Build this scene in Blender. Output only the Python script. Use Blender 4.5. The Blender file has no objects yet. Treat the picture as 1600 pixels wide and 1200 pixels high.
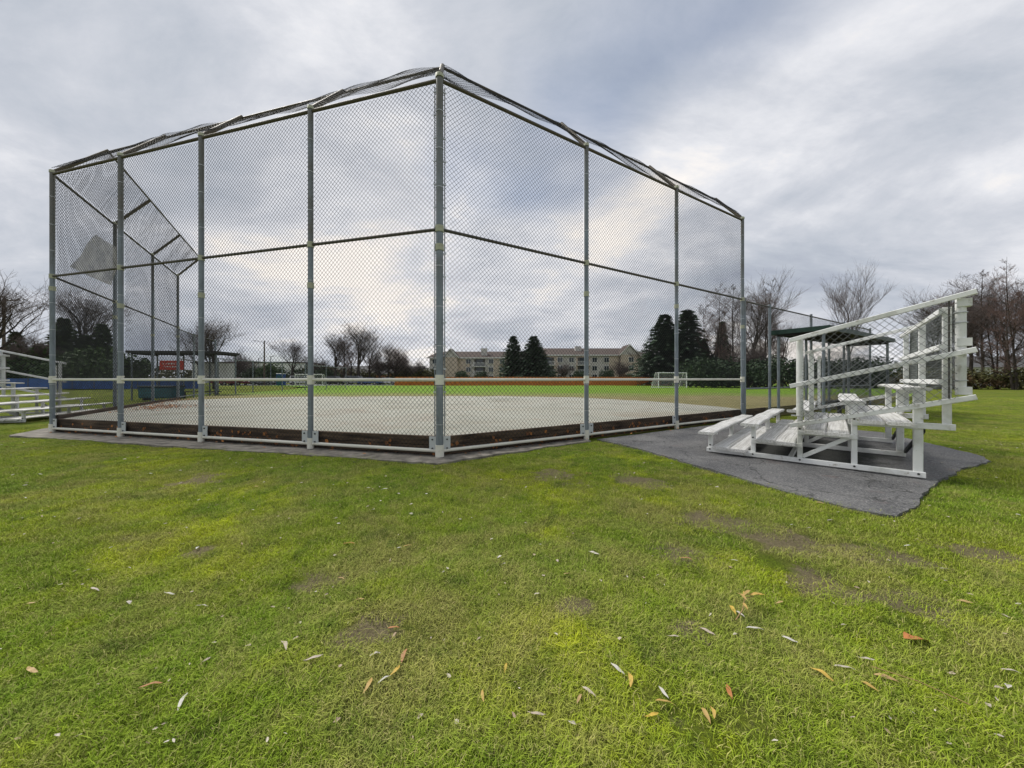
import bpy, math, random
import numpy as np
from mathutils import Vector, Matrix, noise as mnoise

S = bpy.context.scene
COL = S.collection
R = math.radians
rnd = random.Random(7)

# ------------------------------------------------------------------ camera
CAM_H = 1.25
cam_data = bpy.data.cameras.new('camera')
cam_data.sensor_fit = 'HORIZONTAL'
cam_data.sensor_width = 36.0
cam_data.lens = 36.0 * 550 / 1600
cam_data.shift_y = -8 / 1600
cam_data.clip_start = 0.05
cam_data.clip_end = 3000
cam = bpy.data.objects.new('camera', cam_data)
COL.objects.link(cam)
cam.location = (0, 0, CAM_H)
cam.rotation_euler = (R(90), 0, 0)
S.camera = cam

# ------------------------------------------------------------------ world, sun, exposure
SUN_EL, SUN_AZ = 52.0, 300.0          # azimuth clockwise from +Y
world = bpy.data.worlds.new("World")
S.world = world
world.use_nodes = True
wn, wl = world.node_tree.nodes, world.node_tree.links
wn.clear()
SKY_STRENGTH = 0.1
CLOUD_GAIN = 4.2                      # cloud radiance before the 0.1 strength


def wnode(t, **kw):
    n = wn.new(t)
    for k, v in kw.items():
        setattr(n, k, v)
    return n


def wmath(op, a, b=None):
    n = wn.new('ShaderNodeMath')
    n.operation = op
    for i, v in enumerate((a, b)):
        if v is None:
            continue
        if hasattr(v, 'is_linked'):
            wl.new(v, n.inputs[i])
        else:
            n.inputs[i].default_value = v
    return n.outputs[0]


def wramp(fac, stops):
    n = wn.new('ShaderNodeValToRGB')
    e = n.color_ramp.elements
    while len(e) < len(stops):
        e.new(0.5)
    for el, (p, c) in zip(e, stops):
        el.position = p
        el.color = (*c, 1)
    wl.new(fac, n.inputs[0])
    return n.outputs[0]


def wmix(fac, a, b, mode='MIX'):
    n = wn.new('ShaderNodeMix')
    n.data_type = 'RGBA'
    n.blend_type = mode
    for s, v in ((n.inputs[0], fac), (n.inputs[6], a), (n.inputs[7], b)):
        if hasattr(v, 'is_linked'):
            wl.new(v, s)
        elif isinstance(v, (int, float)):
            s.default_value = v
        else:
            s.default_value = (*v, 1)
    return n.outputs[2]


sky = wnode('ShaderNodeTexSky', sky_type='NISHITA', sun_disc=False,
            sun_elevation=R(SUN_EL), sun_rotation=R(SUN_AZ))
tc = wnode('ShaderNodeTexCoord')
sep = wnode('ShaderNodeSeparateXYZ')
wl.new(tc.outputs['Generated'], sep.inputs[0])
zc = wmath('ADD', wmath('MAXIMUM', sep.outputs[2], 0.0), 0.30)
comb = wnode('ShaderNodeCombineXYZ')
wl.new(wmath('DIVIDE', sep.outputs[0], zc), comb.inputs[0])
wl.new(wmath('DIVIDE', sep.outputs[1], zc), comb.inputs[1])


def wnoise(scale, detail, rough, dist, loc, rot=0.0, sc=(1, 1, 1)):
    m = wn.new('ShaderNodeMapping')
    m.inputs['Location'].default_value = loc
    m.inputs['Rotation'].default_value = (0, 0, rot)
    m.inputs['Scale'].default_value = sc
    wl.new(comb.outputs[0], m.inputs[0])
    n = wn.new('ShaderNodeTexNoise')
    n.inputs['Scale'].default_value = scale
    n.inputs['Detail'].default_value = detail
    n.inputs['Roughness'].default_value = rough
    n.inputs['Distortion'].default_value = dist
    wl.new(m.outputs[0], n.inputs['Vector'])
    return n.outputs[0]


OX, OY = 22.91, 7.65
n_big = wnoise(0.75, 4.0, 0.5, 0.6, (OX, OY, 0.0), 0.45, (1.0, 0.7, 1))
n_mid = wnoise(1.9, 8.0, 0.62, 0.35, (OX + 4.2, OY + 0.5, 0.0), -0.5, (0.9, 1.15, 1))
n_fine = wnoise(4.5, 6.0, 0.62, 0.5, (1.2, 5.4, 0.0), -0.4, (0.7, 1.8, 1))
dens = wmath('ADD', wmath('MULTIPLY', n_big, 0.50),
             wmath('ADD', wmath('MULTIPLY', n_mid, 0.40), wmath('MULTIPLY', n_fine, 0.10)))
low = wmath('POWER', wmath('SUBTRACT', 1.0, wmath('MAXIMUM', sep.outputs[2], 0.0)), 5.0)
dens = wmath('ADD', dens, wmath('MULTIPLY', low, 0.06))
cloud = wramp(dens, [(0.37, (0.38, 0.415, 0.50)), (0.45, (0.49, 0.53, 0.60)),
                     (0.515, (0.615, 0.640, 0.70)), (0.575, (0.79, 0.80, 0.84)),
                     (0.635, (1.04, 0.98, 0.92))])
cloud_s = wmix(1.0, cloud, (CLOUD_GAIN,) * 3, 'MULTIPLY')
gap = wramp(wnoise(0.5, 4, 0.5, 0.6, (9.4, 4.9, 0), 0.3), [(0.58, (0, 0, 0)), (0.72, (1, 1, 1))])
sky_dim = wmix(1.0, sky.outputs[0], (0.5, 0.5, 0.5), 'MULTIPLY')
final = wmix(wmath('MULTIPLY', gap, 0.55), cloud_s, sky_dim)
bg = wnode('ShaderNodeBackground')
bg.inputs['Strength'].default_value = SKY_STRENGTH
wl.new(final, bg.inputs['Color'])
wo = wnode('ShaderNodeOutputWorld')
wl.new(bg.outputs[0], wo.inputs[0])

sun_d = bpy.data.lights.new('sun', 'SUN')
sun_d.energy = 1.5
sun_d.angle = R(22)
sun_d.color = (1.0, 0.96, 0.9)
sun = bpy.data.objects.new('sun', sun_d)
COL.objects.link(sun)
sv = Vector((math.sin(R(SUN_AZ)) * math.cos(R(SUN_EL)), math.cos(R(SUN_AZ)) * math.cos(R(SUN_EL)), math.sin(R(SUN_EL))))
sun.rotation_euler = (-sv).to_track_quat('-Z', 'Y').to_euler()
sun.location = sv * 60

vs = S.view_settings
vs.view_transform = 'Standard'
vs.look = 'None'
vs.exposure = 1.3
vs.gamma = 1
vs.use_curve_mapping = False

# ------------------------------------------------------------------ materials


class NT:
    """small helper round a material node tree"""

    def __init__(self, name):
        self.m = bpy.data.materials.new(name)
        self.m.use_nodes = True
        self.n = self.m.node_tree.nodes
        self.l = self.m.node_tree.links
        self.b = self.n['Principled BSDF']

    def new(self, t, **kw):
        n = self.n.new(t)
        for k, v in kw.items():
            setattr(n, k, v)
        return n

    def put(self, sock, v):
        if hasattr(v, 'is_linked'):
            self.l.new(v, sock)
        elif isinstance(v, (tuple, list)) and len(v) == 3 and sock.type == 'RGBA':
            sock.default_value = (*v, 1)
        else:
            sock.default_value = v

    def pos(self, kind='world'):
        if kind == 'world':
            return self.new('ShaderNodeNewGeometry').outputs['Position']
        return self.new('ShaderNodeTexCoord').outputs['Object']

    def noise(self, vec, scale, detail=4, rough=0.55, sc=(1, 1, 1), loc=(0, 0, 0), dist=0):
        mp = self.new('ShaderNodeMapping')
        mp.inputs['Scale'].default_value = sc
        mp.inputs['Location'].default_value = loc
        self.l.new(vec, mp.inputs[0])
        n = self.new('ShaderNodeTexNoise')
        n.inputs['Scale'].default_value = scale
        n.inputs['Detail'].default_value = detail
        n.inputs['Roughness'].default_value = rough
        n.inputs['Distortion'].default_value = dist
        self.l.new(mp.outputs[0], n.inputs['Vector'])
        return n.outputs[0]

    def ramp(self, fac, stops):
        n = self.new('ShaderNodeValToRGB')
        e = n.color_ramp.elements
        while len(e) < len(stops):
            e.new(0.5)
        for el, (p, c) in zip(e, stops):
            el.position = p
            el.color = (*c, 1) if isinstance(c, (tuple, list)) else (c, c, c, 1)
        self.put(n.inputs[0], fac)
        return n.outputs[0]

    def mix(self, fac, a, b, mode='MIX'):
        n = self.new('ShaderNodeMix', data_type='RGBA', blend_type=mode)
        self.put(n.inputs[0], fac)
        self.put(n.inputs[6], a)
        self.put(n.inputs[7], b)
        return n.outputs[2]

    def math(self, op, a, b=0.0):
        n = self.new('ShaderNodeMath', operation=op)
        self.put(n.inputs[0], a)
        self.put(n.inputs[1], b)
        return n.outputs[0]

    def bump(self, h, strength=0.5, dist=0.01):
        n = self.new('ShaderNodeBump')
        n.inputs['Strength'].default_value = strength
        n.inputs['Distance'].default_value = dist
        self.put(n.inputs['Height'], h)
        self.l.new(n.outputs[0], self.b.inputs['Normal'])

    def set(self, color=None, rough=0.7, metal=0.0, spec=0.3):
        if color is not None:
            self.put(self.b.inputs['Base Color'], color)
        self.put(self.b.inputs['Roughness'], rough)
        self.put(self.b.inputs['Metallic'], metal)
        self.put(self.b.inputs['Specular IOR Level'], spec)
        return self.m


def simple(name, col, rough=0.7, metal=0.0, var=0.25, scale=6.0, spec=0.3, kind='obj', sc=(1, 1, 1), bump=0.0):
    t = NT(name)
    p = t.pos(kind)
    n = t.noise(p, scale, 5, 0.6, sc)
    lo = tuple(c * (1 - var) for c in col)
    hi = tuple(min(1, c * (1 + var)) for c in col)
    c = t.ramp(n, [(0.3, lo), (0.7, hi)])
    if bump:
        t.bump(n, bump, 0.02)
    return t.set(c, rough, metal, spec)


# worn bare spots of the lawn: x, y, radius
BARE = [(2.13, 2.72, 0.30), (1.26, 2.57, 0.20), (1.9, 2.13, 0.20), (1.58, 4.35, 0.32), (2.27, 1.92, 0.16), (0.6, 4.6, 0.3), (-0.68, 1.77, 0.16), (2.75, 2.45, 0.22),
        (1.75, 3.1, 0.25), (0.35, 1.95, 0.10), (-3.9, 4.4, 0.3), (-1.2, 2.2, 0.14), (3.4, 2.6, 0.2), (-2.3, 2.6, 0.15), (0.9, 1.75, 0.1)]


def blob(t, p, x, y, r):
    """soft patch of the ground round a place"""
    n = t.new('ShaderNodeVectorMath', operation='DISTANCE')
    t.l.new(p, n.inputs[0])
    n.inputs[1].default_value = (x, y, 0)
    return t.math('MAXIMUM', t.math('SUBTRACT', 1.0, t.math('DIVIDE', n.outputs['Value'], r)), 0.0)


def blobs(t, p, items):
    out = 0.0
    for x, y, r, k in items:
        out = t.math('ADD', t.math('MULTIPLY', blob(t, p, x, y, r), k), out)
    return out


def lawn_colour(t, p, bright=1.0):
    """patchy winter lawn: green turf, yellow moss, dry thatch; world position based"""
    n1 = t.noise(p, 0.8, 6, 0.66, loc=(4.2, 1.3, 0), dist=0.7)
    n2 = t.noise(p, 1.1, 6, 0.68, loc=(11, 7.7, 0), dist=0.8)
    n3 = t.noise(p, 7.5, 6, 0.72)
    n5 = t.noise(p, 3.2, 6, 0.75, loc=(7, 2, 0), dist=0.5)
    n4 = t.noise(p, 0.45, 4, 0.6, loc=(2, 8, 0))
    moss_b = blobs(t, p, [(-3.4, 3.6, 1.8, 0.16), (0.2, 1.75, 0.32, 0.25), (1.6, 4.2, 1.6, 0.14), (-5.5, 5.5, 2.2, 0.10), (3.2, 2.2, 1.4, 0.05), (0.6, 2.9, 1.0, 0.06)])
    dry_b = blobs(t, p, [(-0.4, 2.5, 1.7, 0.07), (0.0, 1.5, 0.7, 0.07), (2.1, 2.75, 0.9, 0.16), (1.2, 3.3, 1.0, 0.10), (2.4, 1.9, 0.7, 0.08), (0.6, 1.4, 0.9, -0.14), (-2.5, 1.6, 1.5, -0.06), (5.5, 2.8, 2.5, -0.12)])
    k = bright
    g = t.mix(t.ramp(n3, [(0.3, 0.0), (0.7, 1.0)]), (0.085 * k, 0.150 * k, 0.012 * k), (0.195 * k, 0.265 * k, 0.024 * k))
    g = t.mix(t.ramp(n4, [(0.42, 0.0), (0.62, 0.7)]), g, (0.22 * k, 0.255 * k, 0.024 * k))
    moss = t.mix(n3, (0.26 * k, 0.30 * k, 0.010 * k), (0.42 * k, 0.46 * k, 0.020 * k))
    dry = t.mix(n3, (0.15 * k, 0.15 * k, 0.035 * k), (0.31 * k, 0.285 * k, 0.10 * k))
    c = t.mix(t.ramp(t.math('ADD', n1, moss_b), [(0.54, 0.0), (0.71, 0.85)]), g, moss)
    c = t.mix(t.ramp(t.math('ADD', n2, dry_b), [(0.48, 0.0), (0.67, 0.8)]), c, dry)
    c = t.mix(t.ramp(n5, [(0.50, 0.0), (0.66, 0.6)]), c, dry)
    c = t.mix(t.ramp(n5, [(0.33, 0.75), (0.47, 0.0)]), c, (0.050 * k, 0.085 * k, 0.013 * k))
    return c, n2, n3


def mat_lawn():
    t = NT('lawn')
    p = t.pos()
    c, n2, n3 = lawn_colour(t, p, 0.75)
    f = t.noise(p, 60, 4, 0.7, dist=0.5)
    soil_b = blobs(t, p, [(x_, y_, r_ * 1.7, 0.34) for x_, y_, r_ in BARE])
    soil = t.ramp(t.math('ADD', t.noise(p, 2.1, 6, 0.7, loc=(3, 9, 0)), soil_b), [(0.62, 0.0), (0.70, 0.85)])
    c = t.mix(soil, c, t.mix(t.noise(p, 14, 5, 0.7), (0.12, 0.09, 0.06), (0.30, 0.245, 0.16)))
    c = t.mix(t.ramp(f, [(0.35, 0.45), (0.62, 0.0)]), c, (0.05, 0.055, 0.02))
    t.bump(f, 0.9, 0.03)
    return t.set(c, 0.95, 0, 0.05)


def mat_blade():
    t = NT('grass_blade')
    p = t.pos()
    c, n2, n3 = lawn_colour(t, p, 1.62)
    oi = t.new('ShaderNodeObjectInfo').outputs['Random']
    ri = t.new('ShaderNodeNewGeometry').outputs['Random Per Island']
    c = t.mix(t.ramp(ri, [(0.84, 0.0), (0.88, 0.75)]), c, (0.50, 0.43, 0.19))
    c = t.mix(t.ramp(oi, [(0.0, 0.35), (0.5, 0.0)]), c, (0.07, 0.15, 0.016))
    c = t.mix(t.ramp(ri, [(0.0, 0.3), (0.4, 0.0)]), c, (0.22, 0.31, 0.05))
    m = t.set(c, 0.85, 0, 0.06)
    t.b.inputs['Subsurface Weight'].default_value = 0.0
    return m


def mat_field():
    """outfield grass: green, worn tan next to the gravel"""
    t = NT('outfield_grass')
    p = t.pos()
    c, n2, n3 = lawn_colour(t, p, 1.0)
    g = t.mix(t.noise(p, 0.25, 4, 0.6), (0.10, 0.20, 0.014), (0.18, 0.29, 0.022))
    sp = t.new('ShaderNodeSeparateXYZ')
    t.l.new(p, sp.inputs[0])
    d = t.math('ADD', sp.outputs[1], t.math('MULTIPLY', t.math('SUBTRACT', t.noise(p, 0.22, 5, 0.6), 0.5), 14.0))
    tan = t.mix(t.noise(p, 1.5, 5, 0.7), (0.17, 0.15, 0.05), (0.30, 0.26, 0.14))
    worn = t.ramp(t.math('DIVIDE', d, 40.0), [(0.46, 1.0), (0.64, 0.0)])
    c = t.mix(worn, g, tan)
    c = t.mix(t.ramp(t.noise(p, 2.2, 5, 0.7), [(0.35, 0.35), (0.6, 0.0)]), c, (0.06, 0.085, 0.015))
    t.bump(t.noise(p, 25, 4, 0.7), 0.7, 0.04)
    return t.set(c, 0.9, 0, 0.15)


def mat_gravel():
    t = NT('infield_gravel')
    p = t.pos()
    a = t.noise(p, 0.35, 5, 0.6, dist=0.5)
    f = t.noise(p, 90, 3, 0.7)
    c = t.ramp(a, [(0.3, (0.28, 0.285, 0.24)), (0.52, (0.41, 0.42, 0.365)), (0.7, (0.34, 0.315, 0.265))])
    c = t.mix(t.ramp(f, [(0.4, 0.35), (0.6, 0.0)]), c, (0.22, 0.19, 0.15))
    c = t.mix(t.ramp(t.noise(p, 3, 6, 0.7), [(0.55, 0.0), (0.70, 0.5)]), c, (0.34, 0.26, 0.20))
    c = t.mix(t.ramp(t.noise(p, 0.7, 6, 0.7, sc=(0.35, 1.6, 1), loc=(8, 3, 0)), [(0.5, 0.0), (0.66, 0.45)]), c, (0.33, 0.30, 0.23))
    t.bump(f, 0.6, 0.02)
    return t.set(c, 0.95, 0, 0.1)


def mat_asphalt():
    t = NT('asphalt')
    p = t.pos()
    a = t.noise(p, 1.1, 6, 0.65, dist=0.6)
    f = t.noise(p, 55, 3, 0.8)
    c = t.ramp(a, [(0.3, (0.055, 0.056, 0.057)), (0.5, (0.108, 0.108, 0.107)), (0.7, (0.18, 0.178, 0.172))])
    c = t.mix(t.ramp(f, [(0.5, 0.0), (0.68, 0.75)]), c, (0.34, 0.33, 0.32))
    c = t.mix(t.ramp(f, [(0.3, 0.5), (0.45, 0.0)]), c, (0.035, 0.035, 0.04))
    c = t.mix(t.ramp(t.noise(p, 2.3, 5, 0.65, loc=(5, 1, 0)), [(0.6, 0.0), (0.75, 0.5)]), c, (0.16, 0.10, 0.085))
    damp_shade_b = blobs(t, p, [(5.1, 6.0, 1.5, 0.55), (5.9, 6.6, 1.3, 0.5), (4.6, 5.6, 0.9, 0.3)])  # dark patch under the bleacher: damp ground plus shade painted into the colour
    damp_shade = t.ramp(t.math('ADD', t.noise(p, 2.5, 6, 0.65, loc=(1, 2, 0)), damp_shade_b), [(0.66, 0.0), (0.86, 0.85)])
    c = t.mix(damp_shade, c, (0.022, 0.024, 0.020))
    vo = t.new('ShaderNodeTexVoronoi', feature='DISTANCE_TO_EDGE')
    vo.inputs['Scale'].default_value = 0.9
    wv = t.new('ShaderNodeVectorMath', operation='ADD')
    nz = t.new('ShaderNodeTexNoise')
    nz.inputs['Scale'].default_value = 2.2
    nz.inputs['Detail'].default_value = 5
    t.l.new(p, nz.inputs['Vector'])
    t.l.new(p, wv.inputs[0])
    t.l.new(nz.outputs['Color'], wv.inputs[1])
    t.l.new(wv.outputs[0], vo.inputs['Vector'])
    c = t.mix(t.ramp(vo.outputs['Distance'], [(0.004, 0.75), (0.014, 0.0)]), c, (0.03, 0.03, 0.028))
    t.bump(f, 0.8, 0.012)
    r = t.ramp(a, [(0.35, 0.55), (0.6, 0.9)])
    return t.set(c, r, 0, 0.3)


def mat_galv(name='galvanised_steel', base=(0.19, 0.22, 0.245), stain=True):
    t = NT(name)
    p = t.pos()
    n = t.noise(p, 9, 6, 0.65, sc=(1, 1, 0.35))
    c = t.ramp(n, [(0.3, tuple(b * 0.72 for b in base)), (0.7, tuple(b * 1.3 for b in base))])
    if stain:
        sp = t.new('ShaderNodeSeparateXYZ')
        t.l.new(p, sp.inputs[0])
        st = t.noise(p, 1.3, 5, 0.6, sc=(1, 1, 0.8))
        hi = t.ramp(t.math('ADD', t.math('DIVIDE', sp.outputs[2], 7.0), t.math('MULTIPLY', t.math('SUBTRACT', st, 0.5), 1.2)),
                    [(0.45, 0.0), (0.8, 0.65)])
        rust = t.mix(t.noise(p, 5, 4, 0.6), (0.055, 0.06, 0.04), (0.13, 0.09, 0.05))
        c = t.mix(hi, c, rust)
    return t.set(c, t.ramp(n, [(0.3, 0.45), (0.7, 0.65)]), 0.35, 0.4)


def mat_paint(name, base, worn=(0.30, 0.29, 0.25), amt=0.6, grain=None, rough=0.6, moss=0.0):
    t = NT(name)
    p = t.pos('obj')
    n = t.noise(p, 7, 6, 0.7)
    c = t.ramp(t.noise(p, 2.2, 4, 0.6), [(0.3, tuple(b * 0.86 for b in base)), (0.7, base)])
    mask = t.ramp(n, [(0.58, 0.0), (0.70, amt)])
    c = t.mix(mask, c, worn)
    if grain:
        g = t.noise(p, 4, 7, 0.72, sc=grain, dist=0.3)
        c = t.mix(t.ramp(g, [(0.40, 0.6), (0.55, 0.0)]), c, (0.27, 0.255, 0.22))
        c = t.mix(t.ramp(t.noise(p, 9, 4, 0.6, sc=grain), [(0.30, 0.8), (0.40, 0.0)]), c, (0.11, 0.10, 0.085))
        t.bump(g, 0.5, 0.006)
    if moss:
        mm = t.noise(p, 1.4, 5, 0.65, loc=(3, 3, 3))
        c = t.mix(t.ramp(mm, [(0.5, 0.0), (0.68, moss)]), c, (0.17, 0.18, 0.10))
    return t.set(c, rough, 0, 0.3)


def mat_foliage(name, dark, light, rough=0.7, straw=None):
    t = NT(name)
    ri = t.new('ShaderNodeNewGeometry').outputs['Random Per Island']
    oi = t.new('ShaderNodeObjectInfo').outputs['Random']
    c = t.ramp(ri, [(0.0, dark), (1.0, light)])
    c = t.mix(t.ramp(oi, [(0, 0.0), (1, 0.35)]), c, tuple(0.5 * (a + b) * 0.8 for a, b in zip(dark, light)))
    if straw:
        c = t.mix(t.ramp(ri, [(0.86, 0.0), (0.9, 0.8)]), c, straw)
    return t.set(c, rough, 0, 0.15)


M = {}
M['lawn'] = mat_lawn()
M['blade'] = mat_blade()
M['field'] = mat_field()
M['gravel'] = mat_gravel()
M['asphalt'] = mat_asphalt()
M['concrete'] = simple('apron_concrete', (0.19, 0.175, 0.15), 0.9, 0, 0.6, 5.0, 0.2, 'world', bump=0.4)
M['galv'] = mat_galv()
M['rail_dark'] = mat_galv('weathered_rail', (0.075, 0.07, 0.062))
M['wire'] = simple('fence_wire', (0.030, 0.031, 0.034), 0.7, 0.0, 0.3, 3, 0.15)
M['grey_frame'] = mat_paint('worn_grey_frame', (0.56, 0.57, 0.56), (0.28, 0.26, 0.22), 0.8, None, 0.6, 0.4)
M['wire_light'] = simple('guard_wire', (0.13, 0.14, 0.14), 0.6, 0.2, 0.3, 3)
M['cream'] = mat_paint('cream_paint', (0.70, 0.69, 0.60), (0.36, 0.34, 0.26), 0.6)
M['collar_old'] = mat_paint('aged_collar', (0.40, 0.41, 0.30), (0.22, 0.19, 0.11), 0.8)
M['band'] = simple('tie_wire', (0.45, 0.47, 0.48), 0.4, 0.6, 0.2)
M['plate'] = mat_paint('bracket_plate', (0.52, 0.55, 0.55), (0.36, 0.34, 0.30), 0.5)
M['bolt'] = simple('bolt', (0.05, 0.05, 0.05), 0.5, 0.5)
M['board'] = simple('wet_timber', (0.082, 0.057, 0.038), 0.8, 0, 0.8, 2.2, 0.2, 'world', (1, 1, 9), 0.4)
M['white_frame'] = mat_paint('white_metal_frame', (0.77, 0.78, 0.76), (0.28, 0.25, 0.19), 0.85, None, 0.55, 0.55)
M['white_wood'] = mat_paint('weathered_white_wood', (0.76, 0.755, 0.73), (0.40, 0.39, 0.35), 0.6, (0.18, 14, 14), 0.75, 0.4)
M['black_metal'] = simple('black_metal', (0.02, 0.02, 0.022), 0.5, 0.3)
M['bark'] = simple('bark', (0.055, 0.046, 0.04), 0.9, 0, 0.4, 5, 0.1, 'obj', (1, 1, 0.3))
M['twig'] = mat_foliage('twig', (0.065, 0.050, 0.047), (0.14, 0.11, 0.10))
M['twig_red'] = mat_foliage('reddish_twig', (0.11, 0.07, 0.062), (0.20, 0.13, 0.115))
M['needle'] = mat_foliage('spruce_needle', (0.026, 0.056, 0.034), (0.105, 0.155, 0.09))
M['cedar'] = mat_foliage('cedar_spray', (0.030, 0.055, 0.022), (0.10, 0.15, 0.06))
M['olive'] = mat_foliage('olive_shrub', (0.05, 0.05, 0.022), (0.12, 0.115, 0.045))
M['shrub'] = mat_foliage('dark_shrub', (0.02, 0.04, 0.022), (0.06, 0.09, 0.045))
M['brown_bush'] = mat_foliage('brown_bush', (0.055, 0.038, 0.024), (0.15, 0.10, 0.055))
M['rust_bush'] = mat_foliage('rust_bush', (0.16, 0.07, 0.03), (0.28, 0.14, 0.06))
M['wood_fence'] = simple('orange_cedar_fence', (0.46, 0.15, 0.04), 0.8, 0, 0.3, 2.5, 0.2, 'world', (3, 3, 0.4))
M['stucco'] = simple('cream_stucco', (0.51, 0.49, 0.455), 0.9, 0, 0.1, 1)
M['stucco_warm'] = simple('peach_stucco', (0.50, 0.42, 0.34), 0.9, 0, 0.1, 1)
M['shingle'] = simple('brown_shingle', (0.095, 0.075, 0.066), 0.9, 0, 0.3, 2.2, 0.2, 'obj', (1, 4, 6))
M['trim'] = simple('white_trim', (0.70, 0.70, 0.67), 0.6, 0, 0.08)
M['glass'] = simple('dark_window_glass', (0.03, 0.04, 0.048), 0.15, 0, 0.3, 0.6, 0.6)
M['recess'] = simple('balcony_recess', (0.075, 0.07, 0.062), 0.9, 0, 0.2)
M['blue'] = simple('blue_hoarding', (0.030, 0.085, 0.27), 0.6, 0, 0.3, 1.2)
M['green_metal'] = simple('dark_green_metal', (0.014, 0.036, 0.027), 0.5, 0, 0.3)
M['under'] = simple('dark_roof_underside', (0.035, 0.034, 0.032), 0.9, 0, 0.3)
M['rooftop'] = simple('grey_roofing', (0.10, 0.10, 0.10), 0.9, 0, 0.3)
M['red_sign'] = simple('red_banner', (0.50, 0.045, 0.025), 0.6, 0, 0.12)
M['white'] = simple('white_panel', (0.72, 0.73, 0.73), 0.5, 0, 0.06)
M['teal'] = simple('teal_tarp', (0.020, 0.10, 0.125), 0.5, 0, 0.35)
M['rubber'] = simple('rubber', (0.015, 0.015, 0.015), 0.8)
M['chrome'] = simple('rim_metal', (0.35, 0.35, 0.36), 0.35, 0.7)
M['lamp_red'] = simple('tail_light', (0.4, 0.02, 0.02), 0.3)
M['lamp_white'] = simple('head_light', (0.7, 0.7, 0.7), 0.2)
M['pole'] = simple('weathered_pole', (0.11, 0.085, 0.065), 0.9, 0, 0.3, 4)
M['net'] = simple('goal_net', (0.55, 0.56, 0.56), 0.7, 0, 0.1)
M['screen'] = simple('grey_windscreen', (0.40, 0.39, 0.37), 0.85, 0, 0.5, 3, 0.2, 'obj', bump=0.5)
M['screen'].node_tree.nodes['Principled BSDF'].inputs['Alpha'].default_value = 0.5
M['road'] = simple('road_asphalt', (0.16, 0.16, 0.165), 0.9, 0, 0.2, 0.4, 0.2, 'world')
M['leaf_pale'] = simple('pale_leaf', (0.52, 0.51, 0.47), 0.6, 0, 0.15, 30)
M['leaf_tan'] = simple('tan_leaf', (0.44, 0.30, 0.13), 0.6, 0, 0.35, 25)
M['leaf_yellow'] = simple('yellow_leaf', (0.50, 0.34, 0.06), 0.6, 0, 0.35, 25)
M['leaf_orange'] = simple('orange_leaf', (0.42, 0.15, 0.04), 0.6, 0, 0.35, 25)
M['leaf_brown'] = mat_foliage('brown_leaves', (0.16, 0.075, 0.04), (0.48, 0.20, 0.06))
M['fleck'] = mat_foliage('leaf_scrap', (0.28, 0.19, 0.10), (0.66, 0.63, 0.55))
M['straw'] = simple('twig_stem', (0.34, 0.22, 0.10), 0.7, 0, 0.2, 10)


for nm_ in ('leaf_pale', 'leaf_tan', 'leaf_yellow', 'leaf_orange'):
    nt_ = M[nm_].node_tree
    bs_ = nt_.nodes['Principled BSDF']
    old_ = bs_.inputs['Base Color'].links[0].from_socket
    oi_ = nt_.nodes.new('ShaderNodeObjectInfo')
    mr_ = nt_.nodes.new('ShaderNodeMath')
    mr_.operation = 'MULTIPLY'
    mr_.inputs[1].default_value = 0.6
    nt_.links.new(oi_.outputs['Random'], mr_.inputs[0])
    mx_ = nt_.nodes.new('ShaderNodeMix')
    mx_.data_type = 'RGBA'
    nt_.links.new(mr_.outputs[0], mx_.inputs[0])
    nt_.links.new(old_, mx_.inputs[6])
    mx_.inputs[7].default_value = (0.30, 0.20, 0.11, 1)
    nt_.links.new(mx_.outputs[2], bs_.inputs['Base Color'])


def car_paint(name, col):
    t = NT(name)
    m = t.set(col, 0.3, 0.0, 0.5)
    t.b.inputs['Coat Weight'].default_value = 0.5
    return m


# ------------------------------------------------------------------ mesh helpers


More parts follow.
